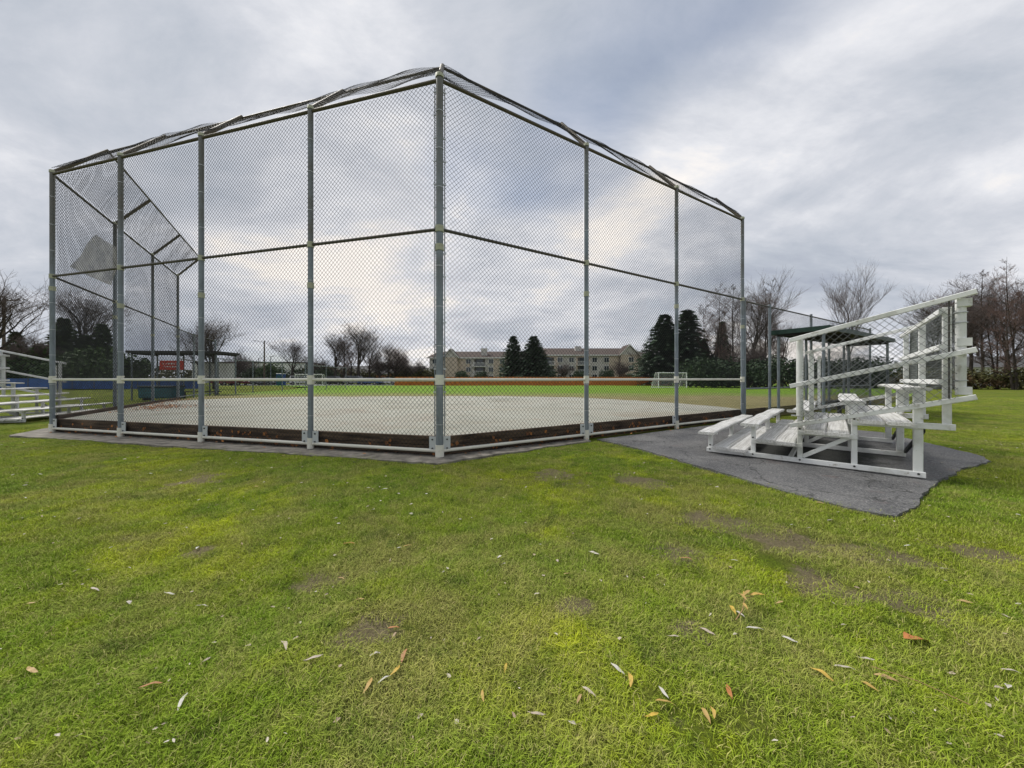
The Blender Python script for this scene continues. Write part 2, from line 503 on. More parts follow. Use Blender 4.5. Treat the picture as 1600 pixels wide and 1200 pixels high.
class MB:
    """collects shapes into one mesh"""

    def __init__(self):
        self.v, self.f, self.sm = [], [], []

    def add(self, vs_, fs, smooth=False):
        o = len(self.v)
        self.v.extend(tuple(p) for p in vs_)
        self.f.extend(tuple(i + o for i in f) for f in fs)
        self.sm.extend([smooth] * len(fs))

    def box(self, x0, x1, y0, y1, z0, z1):
        self.add([(x0, y0, z0), (x1, y0, z0), (x1, y1, z0), (x0, y1, z0), (x0, y0, z1), (x1, y0, z1), (x1, y1, z1), (x0, y1, z1)],
                 [(0, 3, 2, 1), (4, 5, 6, 7), (0, 1, 5, 4), (1, 2, 6, 5), (2, 3, 7, 6), (3, 0, 4, 7)])
        return self

    def bar(self, p, q, w, h, up=(0, 0, 1), ch=0.0, segs=1, warp=None):
        """rectangular bar from p to q, w across, h along up, optional chamfer and warp(t)->offset"""
        p, q, up = Vector(p), Vector(q), Vector(up)
        d = (q - p).normalized()
        s = d.cross(up).normalized()
        u = s.cross(d).normalized()
        a, b = w / 2, h / 2
        if ch > 0:
            c = ch
            prof = [(-a + c, -b), (a - c, -b), (a, -b + c), (a, b - c), (a - c, b), (-a + c, b), (-a, b - c), (-a, -b + c)]
        else:
            prof = [(-a, -b), (a, -b), (a, b), (-a, b)]
        n = len(prof)
        vs_ = []
        for k in range(segs + 1):
            t = k / segs
            c0 = p.lerp(q, t)
            if warp:
                c0 = c0 + Vector(warp(t))
            vs_ += [c0 + s * x + u * y for x, y in prof]
        fs = []
        for k in range(segs):
            for i in range(n):
                j = (i + 1) % n
                fs.append((k * n + i, k * n + j, (k + 1) * n + j, (k + 1) * n + i))
        fs.append(tuple(range(n))[::-1])
        fs.append(tuple(segs * n + i for i in range(n)))
        self.add(vs_, fs)
        return self

    def tube(self, pts, rad, n=8, cap=True):
        pts = [Vector(p) for p in pts]
        if not isinstance(rad, (list, tuple)):
            rad = [rad] * len(pts)
        vs_, fs = [], []
        ref = None
        for i, p in enumerate(pts):
            d = (pts[min(i + 1, len(pts) - 1)] - pts[max(i - 1, 0)])
            if d.length < 1e-9:
                d = Vector((0, 0, 1))
            d.normalize()
            if ref is None or abs(ref.dot(d)) > 0.95:
                ref = Vector((0, 0, 1)) if abs(d.z) < 0.9 else Vector((1, 0, 0))
            s = d.cross(ref).normalized()
            u = s.cross(d).normalized()
            ref = u
            for k in range(n):
                a = 2 * math.pi * k / n
                vs_.append(p + (s * math.cos(a) + u * math.sin(a)) * rad[i])
        for i in range(len(pts) - 1):
            for k in range(n):
                j = (k + 1) % n
                fs.append((i * n + k, i * n + j, (i + 1) * n + j, (i + 1) * n + k))
        self.add(vs_, fs, True)
        if cap:
            self.add([vs_[k] for k in range(n)], [tuple(range(n))[::-1]])
            m = (len(pts) - 1) * n
            self.add([vs_[m + k] for k in range(n)], [tuple(range(n))])
        return self

    def mesh(self, name, mat):
        me = bpy.data.meshes.new(name)
        me.from_pydata(self.v, [], self.f)
        me.polygons.foreach_set('use_smooth', self.sm)
        me.materials.append(mat)
        me.update()
        return me

    def build(self, name, mat, parent=None, kind=None):
        return link(name, self.mesh(name, mat), parent, kind)


def link(name, me, parent=None, kind=None, loc=None, rz=None):
    o = bpy.data.objects.new(name, me)
    COL.objects.link(o)
    if parent:
        o.parent = parent
    if kind:
        o['kind'] = kind
    if loc is not None:
        o.location = loc
    if rz is not None:
        o.rotation_euler = (0, 0, rz)
    return o


def tag(o, label, cat, group=None, kind=None):
    o['label'] = label
    o['category'] = cat
    if group:
        o['group'] = group
    if kind:
        o['kind'] = kind
    return o


def thing(name, label, cat, loc=(0, 0, 0), rz=0.0, group=None):
    o = bpy.data.objects.new(name, None)
    COL.objects.link(o)
    o.location = loc
    o.rotation_euler = (0, 0, rz)
    o.empty_display_size = 0.2
    return tag(o, label, cat, group)


KIDS = {}


def copy_tree(o, parent=None):
    c = o.copy()
    COL.objects.link(c)
    if parent:
        c.parent = parent
    for ch in [x for x in ALLOBJ() if x.parent == o]:
        copy_tree(ch, c)
    return c


def ALLOBJ():
    return list(COL.objects)


# ------------------------------------------------------------------ chain link


def clip_line(poly, p, d):
    """clip p + t d against a convex ccw polygon (2d)"""
    t0, t1 = -1e9, 1e9
    for i in range(len(poly)):
        a, b = poly[i], poly[(i + 1) % len(poly)]
        nx, ny = -(b[1] - a[1]), (b[0] - a[0])
        num = nx * (p[0] - a[0]) + ny * (p[1] - a[1])
        den = nx * d[0] + ny * d[1]
        if abs(den) < 1e-12:
            if num < 0:
                return None
            continue
        t = -num / den
        if den > 0:
            t0 = max(t0, t)
        else:
            t1 = min(t1, t)
    return (t0, t1) if t1 - t0 > 0.01 else None


def chain_link(name, o, eu, ev, poly, mat, parent, pitch=0.078, r=0.0028, seg=0.4, wob=0.015, seed=0):
    """woven wire fabric on the plane o + u eu + v ev, inside poly (u,v ccw)"""
    o, eu, ev = Vector(o), Vector(eu).normalized(), Vector(ev).normalized()
    en = eu.cross(ev).normalized()
    us = [p[0] for p in poly]
    vs0 = [p[1] for p in poly]
    verts, faces = [], []
    lo = min(us) - (max(vs0) - min(vs0))
    hi = max(us) + (max(vs0) - min(vs0))
    cosv, sinv = math.cos(R(46)), math.sin(R(46))
    for sgn in (1, -1):
        d = (cosv, sgn * sinv)
        n = int((hi - lo) / pitch) + 2
        vb = min(vs0) if sgn > 0 else max(vs0)
        for k in range(n):
            c = clip_line(poly, (lo + k * pitch, vb), d)
            if not c:
                continue
            L = c[1] - c[0]
            m = max(1, int(round(L / seg)))
            base = len(verts)
            dd = eu * d[0] + ev * d[1]
            sd = dd.cross(en)
            for i in range(m + 1):
                t = c[0] + L * i / m
                u, v = lo + k * pitch + d[0] * t, vb + d[1] * t
                w = wob * math.sin(u * 1.3 + seed) * math.sin(v * 1.1 + seed * 2.1) + wob * 0.35 * math.sin(u * 4.7 + v * 3.1 + seed)
                j = 0.12 * pitch * math.sin(u * 2.2 + 3 * v + seed)
                q = o + eu * (u + j) + ev * (v + 0.5 * j) + en * (w + sgn * r * 0.6)
                verts += [tuple(q + en * r), tuple(q - en * r * 0.5 + sd * r * 0.87), tuple(q - en * r * 0.5 - sd * r * 0.87)]
            for i in range(m):
                a = base + 3 * i
                for x, y in ((0, 1), (1, 2), (2, 0)):
                    faces.append((a + x, a + y, a + 3 + y, a + 3 + x))
    me = bpy.data.meshes.new(name)
    me.from_pydata(verts, [], faces)
    me.materials.append(mat)
    return link(name, me, parent, 'stuff')


# ------------------------------------------------------------------ layout: the backstop line in the world
CORNER = Vector((-1.155, 5.62, 0))
LEFTC = Vector((-10.709, 8.203, 0))
REND = Vector((6.928, 10.584, 0))
LEND = Vector((-15.53, 16.36, 0))
dirC = (LEFTC - CORNER).normalized()          # along the centre section, to the left
dirR = (REND - CORNER).normalized()           # right wing, away
dirL = (LEND - LEFTC).normalized()            # left wing, away
inC = Vector((-dirC.y, dirC.x, 0)) * -1
if inC.y < 0:
    inC = -inC
inR = Vector((-dirR.y, dirR.x, 0))
inL = Vector((dirL.y, -dirL.x, 0))
H_TOP, H_MID, H_LOW, H_BOT = 6.08, 3.64, 1.235, 0.10
RUN, RISE = 0.80, 0.90
FIELD_Z = 0.30


def smooth(a, b, x):
    t = min(1, max(0, (x - a) / (b - a)))
    return t * t * (3 - 2 * t)


def field_z(x, y):
    d = math.hypot(x + 2, y - 10)
    return 0.03 + (FIELD_Z - 0.03) * (1 - smooth(15, 45, d))


# ------------------------------------------------------------------ ground
def axis(stops):
    out = []
    for a, b, n in stops:
        out += list(np.linspace(a, b, n, endpoint=False))
    out.append(stops[-1][1])
    return out


def inside(x, y, poly):
    r_ = False
    j = len(poly) - 1
    for i in range(len(poly)):
        (xi, yi), (xj, yj) = poly[i], poly[j]
        if (yi > y) != (yj > y) and x < (xj - xi) * (y - yi) / (yj - yi) + xi:
            r_ = not r_
        j = i
    return r_


PAD = [(1.75, 7.22), (2.25, 6.3), (2.75, 4.75), (3.05, 3.80), (3.28, 3.32), (3.46, 3.2), (3.75, 3.33), (4.1, 3.55), (5.2, 4.3), (6.3, 4.9), (7.2, 5.3), (7.55, 5.65), (7.8, 6.2), (8.6, 8.2), (7.6, 9.6), (6.9, 10.4), (4.2, 8.75)]


def lawn_h(x, y):
    f = 1.0 if -20 < x < 20 and -1 < y < 20 else 0.0
    if inside(x, y, PAD):
        return -0.035
    return f * 0.012 * mnoise.noise((x * 7, y * 7, 2.3)) * (1.0 if y < 5 else 0.4) + f * 0.022 * (mnoise.noise((x * 0.8, y * 0.8, 0.3))) + f * 0.010 * mnoise.noise((x * 3.1, y * 3.1, 4.3)) - 0.012


xs = axis([(-700, -60, 8), (-60, -12, 24), (-12, -5, 50), (-5, 5, 130), (5, 12, 50), (12, 60, 24), (60, 700, 9)])
ys = axis([(-60, 0, 10), (0, 5, 80), (5, 10, 40), (10, 30, 24), (30, 90, 14), (90, 900, 10)])
vv = [(x, y, lawn_h(x, y)) for y in ys for x in xs]
nx = len(xs)
ff = [(j * nx + i, j * nx + i + 1, (j + 1) * nx + i + 1, (j + 1) * nx + i) for j in range(len(ys) - 1) for i in range(nx - 1)]
mb = MB()
mb.add(vv, ff, True)
lawn = mb.build('lawn', M['lawn'], None, 'structure')

# raised sports field inside the fence line
near = []


def lerp_pts(a, b, n):
    return [a.lerp(b, k / n) for k in range(n)]


inset = 0.10
pA = Vector((-19.0, 42, 0))
pB = Vector((-18.2, 22, 0))
pC = LEND + inL * inset
pD = LEFTC + (inL + inC) * inset * 0.8
pE = CORNER + (inC + inR) * inset * 0.6
pF = REND + inR * inset
pG = REND + dirR * 22 + inR * inset
near = lerp_pts(pA, pB, 10) + lerp_pts(pB, pC, 6) + lerp_pts(pC, pD, 10) + lerp_pts(pD, pE, 12) + lerp_pts(pE, pF, 12) + lerp_pts(pF, pG, 18) + [pG]
n = len(near)
far = [Vector((-60 + 150 * i / (n - 1), 78, 0)) for i in range(n)]
rows = 40
vv, ff = [], []
for r_ in range(rows + 1):
    t = (r_ / rows) ** 1.5
    for a, b in zip(near, far):
        p = a.lerp(b, t)
        vv.append((p.x, p.y, field_z(p.x, p.y)))
for r_ in range(rows):
    for i in range(n - 1):
        ff.append((r_ * n + i, r_ * n + i + 1, (r_ + 1) * n + i + 1, (r_ + 1) * n + i))
o0 = len(vv)
for p in near:
    vv.append((p.x, p.y, -0.1))
for i in range(n - 1):
    ff.append((i, o0 + i, o0 + i + 1, i + 1))
mb = MB()
mb.add(vv, ff, True)
mb.build('sports_field', M['field'], None, 'structure')

# gravel infield, 6 mm above, ragged outer edge
ring_in = lerp_pts(pC + (pD - pC) * 0.12, pD, 14) + lerp_pts(pD, pE, 24) + lerp_pts(pE, pF, 24) + [pF]
edge_ctrl = [(-14.4, 15.6), (-13.6, 17.3), (-11.5, 18.6), (-7, 19.0), (-3, 19.2), (0.5, 19.0), (3.4, 17.8), (5.6, 15.2), (7.0, 12.4), (7.1, 10.9)]
outl = []
m_ = len(ring_in)
seglen = [0]
for a, b in zip(edge_ctrl[:-1], edge_ctrl[1:]):
    seglen.append(seglen[-1] + math.hypot(b[0] - a[0], b[1] - a[1]))
for i in range(m_):
    s_ = seglen[-1] * i / (m_ - 1)
    k = max(j for j in range(len(seglen)) if seglen[j] <= s_ + 1e-6)
    k = min(k, len(seglen) - 2)
    t = (s_ - seglen[k]) / (seglen[k + 1] - seglen[k])
    x = edge_ctrl[k][0] * (1 - t) + edge_ctrl[k + 1][0] * t
    y = edge_ctrl[k][1] * (1 - t) + edge_ctrl[k + 1][1] * t
    w = 0.0 if i in (0, m_ - 1) else 0.5 * mnoise.noise((x * 0.9, y * 0.9, 2)) + rnd.uniform(-0.12, 0.12)
    outl.append(Vector((x, y + w, 0)))
vv, ff = [], []
RW = 16
for r_ in range(RW + 1):
    for a, b in zip(ring_in, outl):
        p = a.lerp(b, r_ / RW)
        vv.append((p.x, p.y, field_z(p.x, p.y) + 0.008))
for r_ in range(RW):
    for i in range(m_ - 1):
        ff.append((r_ * m_ + i, r_ * m_ + i + 1, (r_ + 1) * m_ + i + 1, (r_ + 1) * m_ + i))
mb = MB()
mb.add(vv, ff, True)
mb.build('gravel_infield', M['gravel'], None, 'structure')


def slab_poly(name, pts, z0, z1, mat, jit=0.05, step=0.25, kind='structure'):
    """flat slab with a ragged outline"""
    out = []
    for i in range(len(pts)):
        a, b = Vector((*pts[i], 0)), Vector((*pts[(i + 1) % len(pts)], 0))
        k = max(1, int((b - a).length / step))
        for q in range(k):
            p = a.lerp(b, q / k)
            nrm = Vector((-(b - a).y, (b - a).x, 0)).normalized()
            w = jit * (mnoise.noise((p.x * 2.2, p.y * 2.2, 5)) + 0.7 * mnoise.noise((p.x * 7, p.y * 7, 5)) + rnd.uniform(-0.2, 0.2))
            out.append(p + nrm * w)
    N = len(out)
    c = sum(out, Vector()) / N
    vs_ = [(p.x, p.y, z1) for p in out] + [(p.x, p.y, z0) for p in out]
    fs = [tuple(range(N))] + [(i, N + i, N + (i + 1) % N, (i + 1) % N) for i in range(N)]
    b_ = MB()
    b_.add(vs_, fs)
    return b_.build(name, mat, None, kind)


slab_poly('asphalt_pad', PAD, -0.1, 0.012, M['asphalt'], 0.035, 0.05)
# narrow concrete apron under the fence
oC, oR, oL = -inC, -inR, -inL
ap = []
w_o, w_i = 0.30, 0.14
ap_out = [LEND + oL * 0.3, LEFTC + (oC + oL) * 0.33, CORNER + (oC + oR) * 0.25, CORNER + dirR * 3.1 + oR * 0.22]
ap_in = [CORNER + dirR * 3.1 - oR * w_i, CORNER - (oC + oR) * 0.07, LEFTC - (oC + oL) * 0.09, LEND - oL * w_i]
slab_poly('concrete_apron', [(p.x, p.y) for p in ap_out + ap_in], -0.1, 0.012, M['concrete'], 0.06, 0.2)

# road / car park strip beyond the outfield on the left
rb = MB()
rb.add([(-60, 66, 0.05), (-14, 66, 0.05), (-14, 80, 0.05), (-60, 80, 0.05), (-60, 66, -0.2), (-14, 66, -0.2), (-14, 80, -0.2), (-60, 80, -0.2)],
       [(0, 1, 2, 3), (0, 4, 5, 1), (1, 5, 6, 2), (3, 7, 4, 0)])
rb.build('car_park', M['road'], None, 'structure')

# ------------------------------------------------------------------ the backstop
back = thing('backstop', 'tall galvanised chain link backstop with three panels and an angled overhang', 'backstop fence', CORNER)


def W(p):
    """world -> backstop local"""
    return Vector(p) - CORNER


posts = []
cen_t = [0.0, 0.255, 0.523, 0.762, 1.0]
for k, t in enumerate(cen_t):
    posts.append((CORNER.lerp(LEFTC, t), 'c'))
for t in (0.333, 0.656, 1.0):
    posts.append((CORNER.lerp(REND, t), 'r'))
for t in (0.333, 0.667, 1.0):
    posts.append((LEFTC.lerp(LEND, t), 'l'))
band_me = None


def ring(r0, r1, h):
    b_ = MB()
    nn = 14
    vs_, fs = [], []
    for z, r_ in ((-h / 2, r0), (-h / 2, r1), (h / 2, r1), (h / 2, r0)):
        for k in range(nn):
            a = 2 * math.pi * k / nn
            vs_.append((r_ * math.cos(a), r_ * math.sin(a), z))
    for q in range(3):
        for k in range(nn):
            j = (k + 1) % nn
            fs.append((q * nn + k, q * nn + j, (q + 1) * nn + j, (q + 1) * nn + k))
    b_.add(vs_, fs, False)
    return b_


band_me = ring(0.045, 0.0545, 0.008).mesh('tie_band', M['band'])
collar_me = ring(0.045, 0.062, 0.16).mesh('collar', M['cream'])
collar_low_me = ring(0.045, 0.062, 0.20).mesh('collar', M['cream'])
collar_old_me = ring(0.045, 0.060, 0.10).mesh('collar', M['collar_old'])
cap_b = MB().tube([(0, 0, -0.03), (0, 0, 0.025), (0, 0, 0.05)], [0.06, 0.06, 0.02], 12)
cap_me = cap_b.mesh('post_cap', M['collar_old'])
base_z = {'c': 0.0, 'r': 0.0, 'l': FIELD_Z - 0.05}
for i, (p, s) in enumerate(posts):
    q = W(p)
    rr = 0.057 if i == 0 else 0.046
    far_wing = (s == 'l')
    b_ = MB().tube([(q.x, q.y, -0.1), (q.x, q.y, H_TOP)], rr, 14)
    po = b_.build('post', M['galv'], back)
    if i == 0:
        po['label'] = 'thicker corner post with tension bars on both sides'
    sc_ = rr / 0.05
    for me, z in ((collar_me, H_LOW), (collar_low_me, 0.10), (collar_old_me, H_MID), (collar_old_me, H_MID - 0.55 + rnd.uniform(-0.3, 0.3)), (cap_me, H_TOP)):
        if far_wing and me in (collar_me, collar_low_me):
            continue
        o = link(me.name.split('.')[0], me, po, None, (q.x, q.y, z))
        o.scale = (sc_, sc_, 1)
    z = 0.55
    while z < H_TOP - 0.2 and not far_wing:
        o = link('tie_band', band_me, po, None, (q.x, q.y, z + rnd.uniform(-0.05, 0.05)))
        o.scale = (sc_, sc_, 1)
        z += 0.62

# tension bars of the corner post with their bands
for d in (dirC, dirR):
    q = d * 0.085
    tb = MB().tube([(q.x, q.y, 0.12), (q.x, q.y, H_TOP - 0.15)], 0.009, 6).build('tension_bar', M['galv'], back)
    z = 0.3
    while z < H_TOP - 0.2:
        MB().bar((d.x * 0.04, d.y * 0.04, z), (d.x * 0.105, d.y * 0.105, z), 0.02, 0.022).build('band_clip', M['band'], tb)
        z += 0.37


def span(ps, z, r_, mat, name='rail', off=0.0, nrm=None):
    for a, b in zip(ps[:-1], ps[1:]):
        a, b = W(a), W(b)
        d = (b - a).normalized()
        o_ = (nrm * off) if nrm is not None else Vector()
        a2, b2 = a + d * 0.05 + o_, b - d * 0.05 + o_
        MB().tube([(a2.x, a2.y, z), (b2.x, b2.y, z)], r_, 10).build(name, mat, back)


Cp = [p for p, s in posts if s == 'c']
Rp = [CORNER] + [p for p, s in posts if s == 'r']
Lp = [LEFTC] + [p for p, s in posts if s == 'l']
for ps, nr in ((Cp, -inC), (Rp, -inR), (Lp, -inL)):
    span(ps, H_TOP - 0.06, 0.030, M['rail_dark'])
    span(ps, H_MID, 0.026, M['rail_dark'])
for ps in (Cp, Rp):
    span(ps, H_LOW, 0.028, M['cream'], 'rail')
    span(ps, H_BOT, 0.028, M['cream'], 'rail')
span(Lp, H_LOW, 0.022, M['galv'])

# overhang: arms, tip rails, sloping fabric
tips = {}


def tip(p, n_, k=1.0):
    return Vector((p.x + n_.x * RUN * k, p.y + n_.y * RUN * k, H_TOP + RISE))


def bis(a, b):
    m = (a + b).normalized()
    return m / max(0.2, m.dot(a))


tipC = [tip(CORNER, bis(inC, inR))] + [tip(p, inC) for p in Cp[1:-1]] + [tip(LEFTC, bis(inC, inL))]
tipR = [tipC[0]] + [tip(p, inR) for p in Rp[1:]]
tipL = [tipC[-1]] + [tip(p, inL) for p in Lp[1:]]
done = set()
for ps, ts in ((Cp, tipC), (Rp, tipR), (Lp, tipL)):
    for p, t in zip(ps, ts):
        key = (round(p.x, 2), round(p.y, 2))
        if key in done:
            continue
        done.add(key)
        a, b = W(p), W(t)
        MB().tube([(a.x, a.y, H_TOP - 0.02), (b.x, b.y, b.z + 0.03)], 0.042, 10).build('overhang_arm', M['rail_dark'], back)
    for a, b in zip(ts[:-1], ts[1:]):
        a, b = W(a), W(b)
        MB().tube([a, b], 0.024, 8).build('overhang_rail', M['rail_dark'], back)

# fabric: one panel per bay below, one sloping panel per bay above
sd = 0
for ps, ts, nr, dr in ((Cp, tipC, inC, dirC), (Rp, tipR, inR, dirR), (Lp, tipL, inL, dirL)):
    zlo = 0.02 if nr is not inL else FIELD_Z - 0.05
    for k in range(len(ps) - 1):
        sd += 1
        a, b = W(ps[k]), W(ps[k + 1])
        L = (b - a).length
        o_ = Vector((a.x, a.y, 0)) + nr * 0.035
        chain_link('chain_link_panel', o_, b - a, (0, 0, 1), [(0.05, zlo), (L - 0.05, zlo), (L - 0.05, H_TOP - 0.08), (0.05, H_TOP - 0.08)],
                   M['wire'], back, seed=sd * 1.7, r=0.0032 if nr is not inL else 0.0023)
        ta, tb = W(ts[k]), W(ts[k + 1])
        ev = (nr * RUN + Vector((0, 0, RISE))).normalized()
        eu = (b - a).normalized()
        org = Vector((a.x, a.y, H_TOP)) + Vector((0, 0, 0.03))
        hl = math.hypot(RUN, RISE)
        u0 = (ta - org).dot(eu)
        u1 = (tb - org).dot(eu)
        chain_link('overhang_mesh', org, eu, ev, [(0, 0), (L, 0), (u1, hl), (u0, hl)], M['wire'], back, seed=sd * 2.9, wob=0.06)

# bracket plates that hold the kick boards
plate_b = MB().box(-0.06, 0.06, -0.006, 0.006, 0.0, 0.235)
plate_me = plate_b.mesh('bracket_plate', M['plate'])
bolt_me = MB().tube([(0, -0.02, 0), (0, 0, 0)], 0.012, 8).mesh('bolt', M['bolt'])
for p, dr, nr, sides in ((Cp[0], dirC, inC, (1,)), (Cp[0], dirR, inR, (1,)), (Cp[1], dirC, inC, (1, -1)), (Cp[2], dirC, inC, (-1,)), (Cp[3], dirC, inC, (-1,)),
                         (Cp[4], dirC, inC, (-1,)), (Rp[1], dirR, inR, (1, -1)), (Rp[2], dirR, inR, (-1,))):
    for sg in sides:
        q = W(p) + dr * (0.115 * sg) - nr * 0.012
        ang = math.atan2(dr.y, dr.x)
        pl = link('bracket_plate', plate_me, back, None, (q.x, q.y, 0.09), ang + (math.pi if Vector((math.cos(ang + math.pi / 2), math.sin(ang + math.pi / 2), 0)).dot(nr) < 0 else 0))
        for zz in (0.05, 0.19):
            link('bolt', bolt_me, pl, None, (0.0, -0.004, zz))

# ------------------------------------------------------------------ timber kick boards along the fence foot
kick = thing('timber_kickboard', 'dark wet timber boards retaining the gravel behind the backstop', 'kick board', CORNER)
for ps, nr in ((Cp, inC), (Rp + [REND + dirR * 1.6], inR), (Lp, inL)):
    for a, b in zip(ps[:-1], ps[1:]):
        a, b = W(a), W(b)
        d = (b - a).normalized()
        zb = 0.02 if nr is not inL else 0.1
        for k in range(2):
            z0 = zb + k * 0.152
            tilt = rnd.uniform(-0.006, 0.006)
            p0 = a + nr * (0.066 + rnd.uniform(0, 0.006)) + d * 0.012
            p1 = b + nr * (0.066 + rnd.uniform(0, 0.006)) - d * 0.012
            MB().bar((p0.x, p0.y, z0 + 0.075 + tilt), (p1.x, p1.y, z0 + 0.075 - tilt), 0.045, 0.148, ch=0.008).build('board', M['board'], kick)

# ------------------------------------------------------------------ sheet of torn windscreen caught on the left wing
p0 = LEFTC.copy()
sb = MB()
NU, NV = 12, 12
ctrl = [Vector((0.27, 0, 3.97)), Vector((2.55, 0, 4.03)), Vector((2.9, 0, 5.28)), Vector((1.55, 0, 5.19))]
vs_ = []
for j in range(NV + 1):
    for i in range(NU + 1):
        s_, t = i / NU, j / NV
        q = ctrl[0] * (1 - s_) * (1 - t) + ctrl[1] * s_ * (1 - t) + ctrl[2] * s_ * t + ctrl[3] * (1 - s_) * t
        fold = 0.22 * abs(s_ - 0.38) * (1 if s_ < 0.38 else 0.5) + 0.03 * math.sin(6 * t + 5 * s_)
        w = p0 + dirL * q.x + inL * (0.08 + fold)
        vs_.append((w.x - p0.x, w.y - p0.y, q.z))
fs = [(j * (NU + 1) + i, j * (NU + 1) + i + 1, (j + 1) * (NU + 1) + i + 1, (j + 1) * (NU + 1) + i) for j in range(NV) for i in range(NU)]
sb.add(vs_, fs, True)
scr = sb.build('torn_windscreen', M['screen'])
scr.location = p0
mod = scr.modifiers.new('thickness', 'SOLIDIFY')
mod.thickness = 0.006
tag(scr, 'torn square of grey windscreen cloth caught on the left wing of the backstop', 'cloth')

# ------------------------------------------------------------------ side fences that carry on from the wings


def fence_run(name, label, pts, h, mat_rail, rails, z0=0.0, pr=0.042, lowrail=None, pitch=0.075, group=None, r=0.0023, seg=0.5):
    root = thing(name, label, 'fence', pts[0], 0, group)
    o0_ = Vector(pts[0])
    for i, p in enumerate(pts):
        q = Vector(p) - o0_
        po = MB().tube([(q.x, q.y, -0.05), (q.x, q.y, h + 0.06)], pr, 10).build('post', M['galv'], root)
    for i, (a, b) in enumerate(zip(pts[:-1], pts[1:])):
        a, b = Vector(a) - o0_, Vector(b) - o0_
        for z in rails:
            MB().tube([(a.x, a.y, z), (b.x, b.y, z)], 0.024, 8).build('rail', mat_rail if z > 1.5 else M['galv'], root)
        L = (b - a).length
        chain_link('chain_link_panel', (a.x, a.y, 0), b - a, (0, 0, 1), [(0.03, z0), (L - 0.03, z0), (L - 0.03, h - 0.02), (0.03, h - 0.02)],
                   M['wire'], root, pitch=pitch, r=r, seed=i * 1.3 + h, seg=seg)
    return root


fence_run('sideline_fence', 'chain link side fence carrying on from the right wing behind the bleacher',
          [REND + dirR * 0.12, REND + dirR * 1.75, REND + dirR * 5.07, REND + dirR * 8.5, REND + dirR * 12.0], 3.62, M['rail_dark'], (3.6, 0.95), 0.05)
fence_run('sideline_fence', 'tall chain link side fence carrying on from the left wing before the dugout',
          [LEND + dirL * 0.1, Vector((-16.9, 18.7, 0)), Vector((-18.2, 21.6, 0))], 3.6, M['rail_dark'], (3.58, 2.2, 0.4), 0.2)
fence_run('foul_line_fence', 'low chain link fence along the left edge of the outfield', [Vector((-18.2, 21.8, 0)), Vector((-18.4, 25, 0)), Vector((-18.6, 28.5, 0)), Vector((-18.8, 32, 0)), Vector((-19, 36, 0)), Vector((-19.1, 40.5, 0))],
          2.5, M['galv'], (2.5,), 0.1, 0.035, pitch=0.15)

# ------------------------------------------------------------------ bleachers


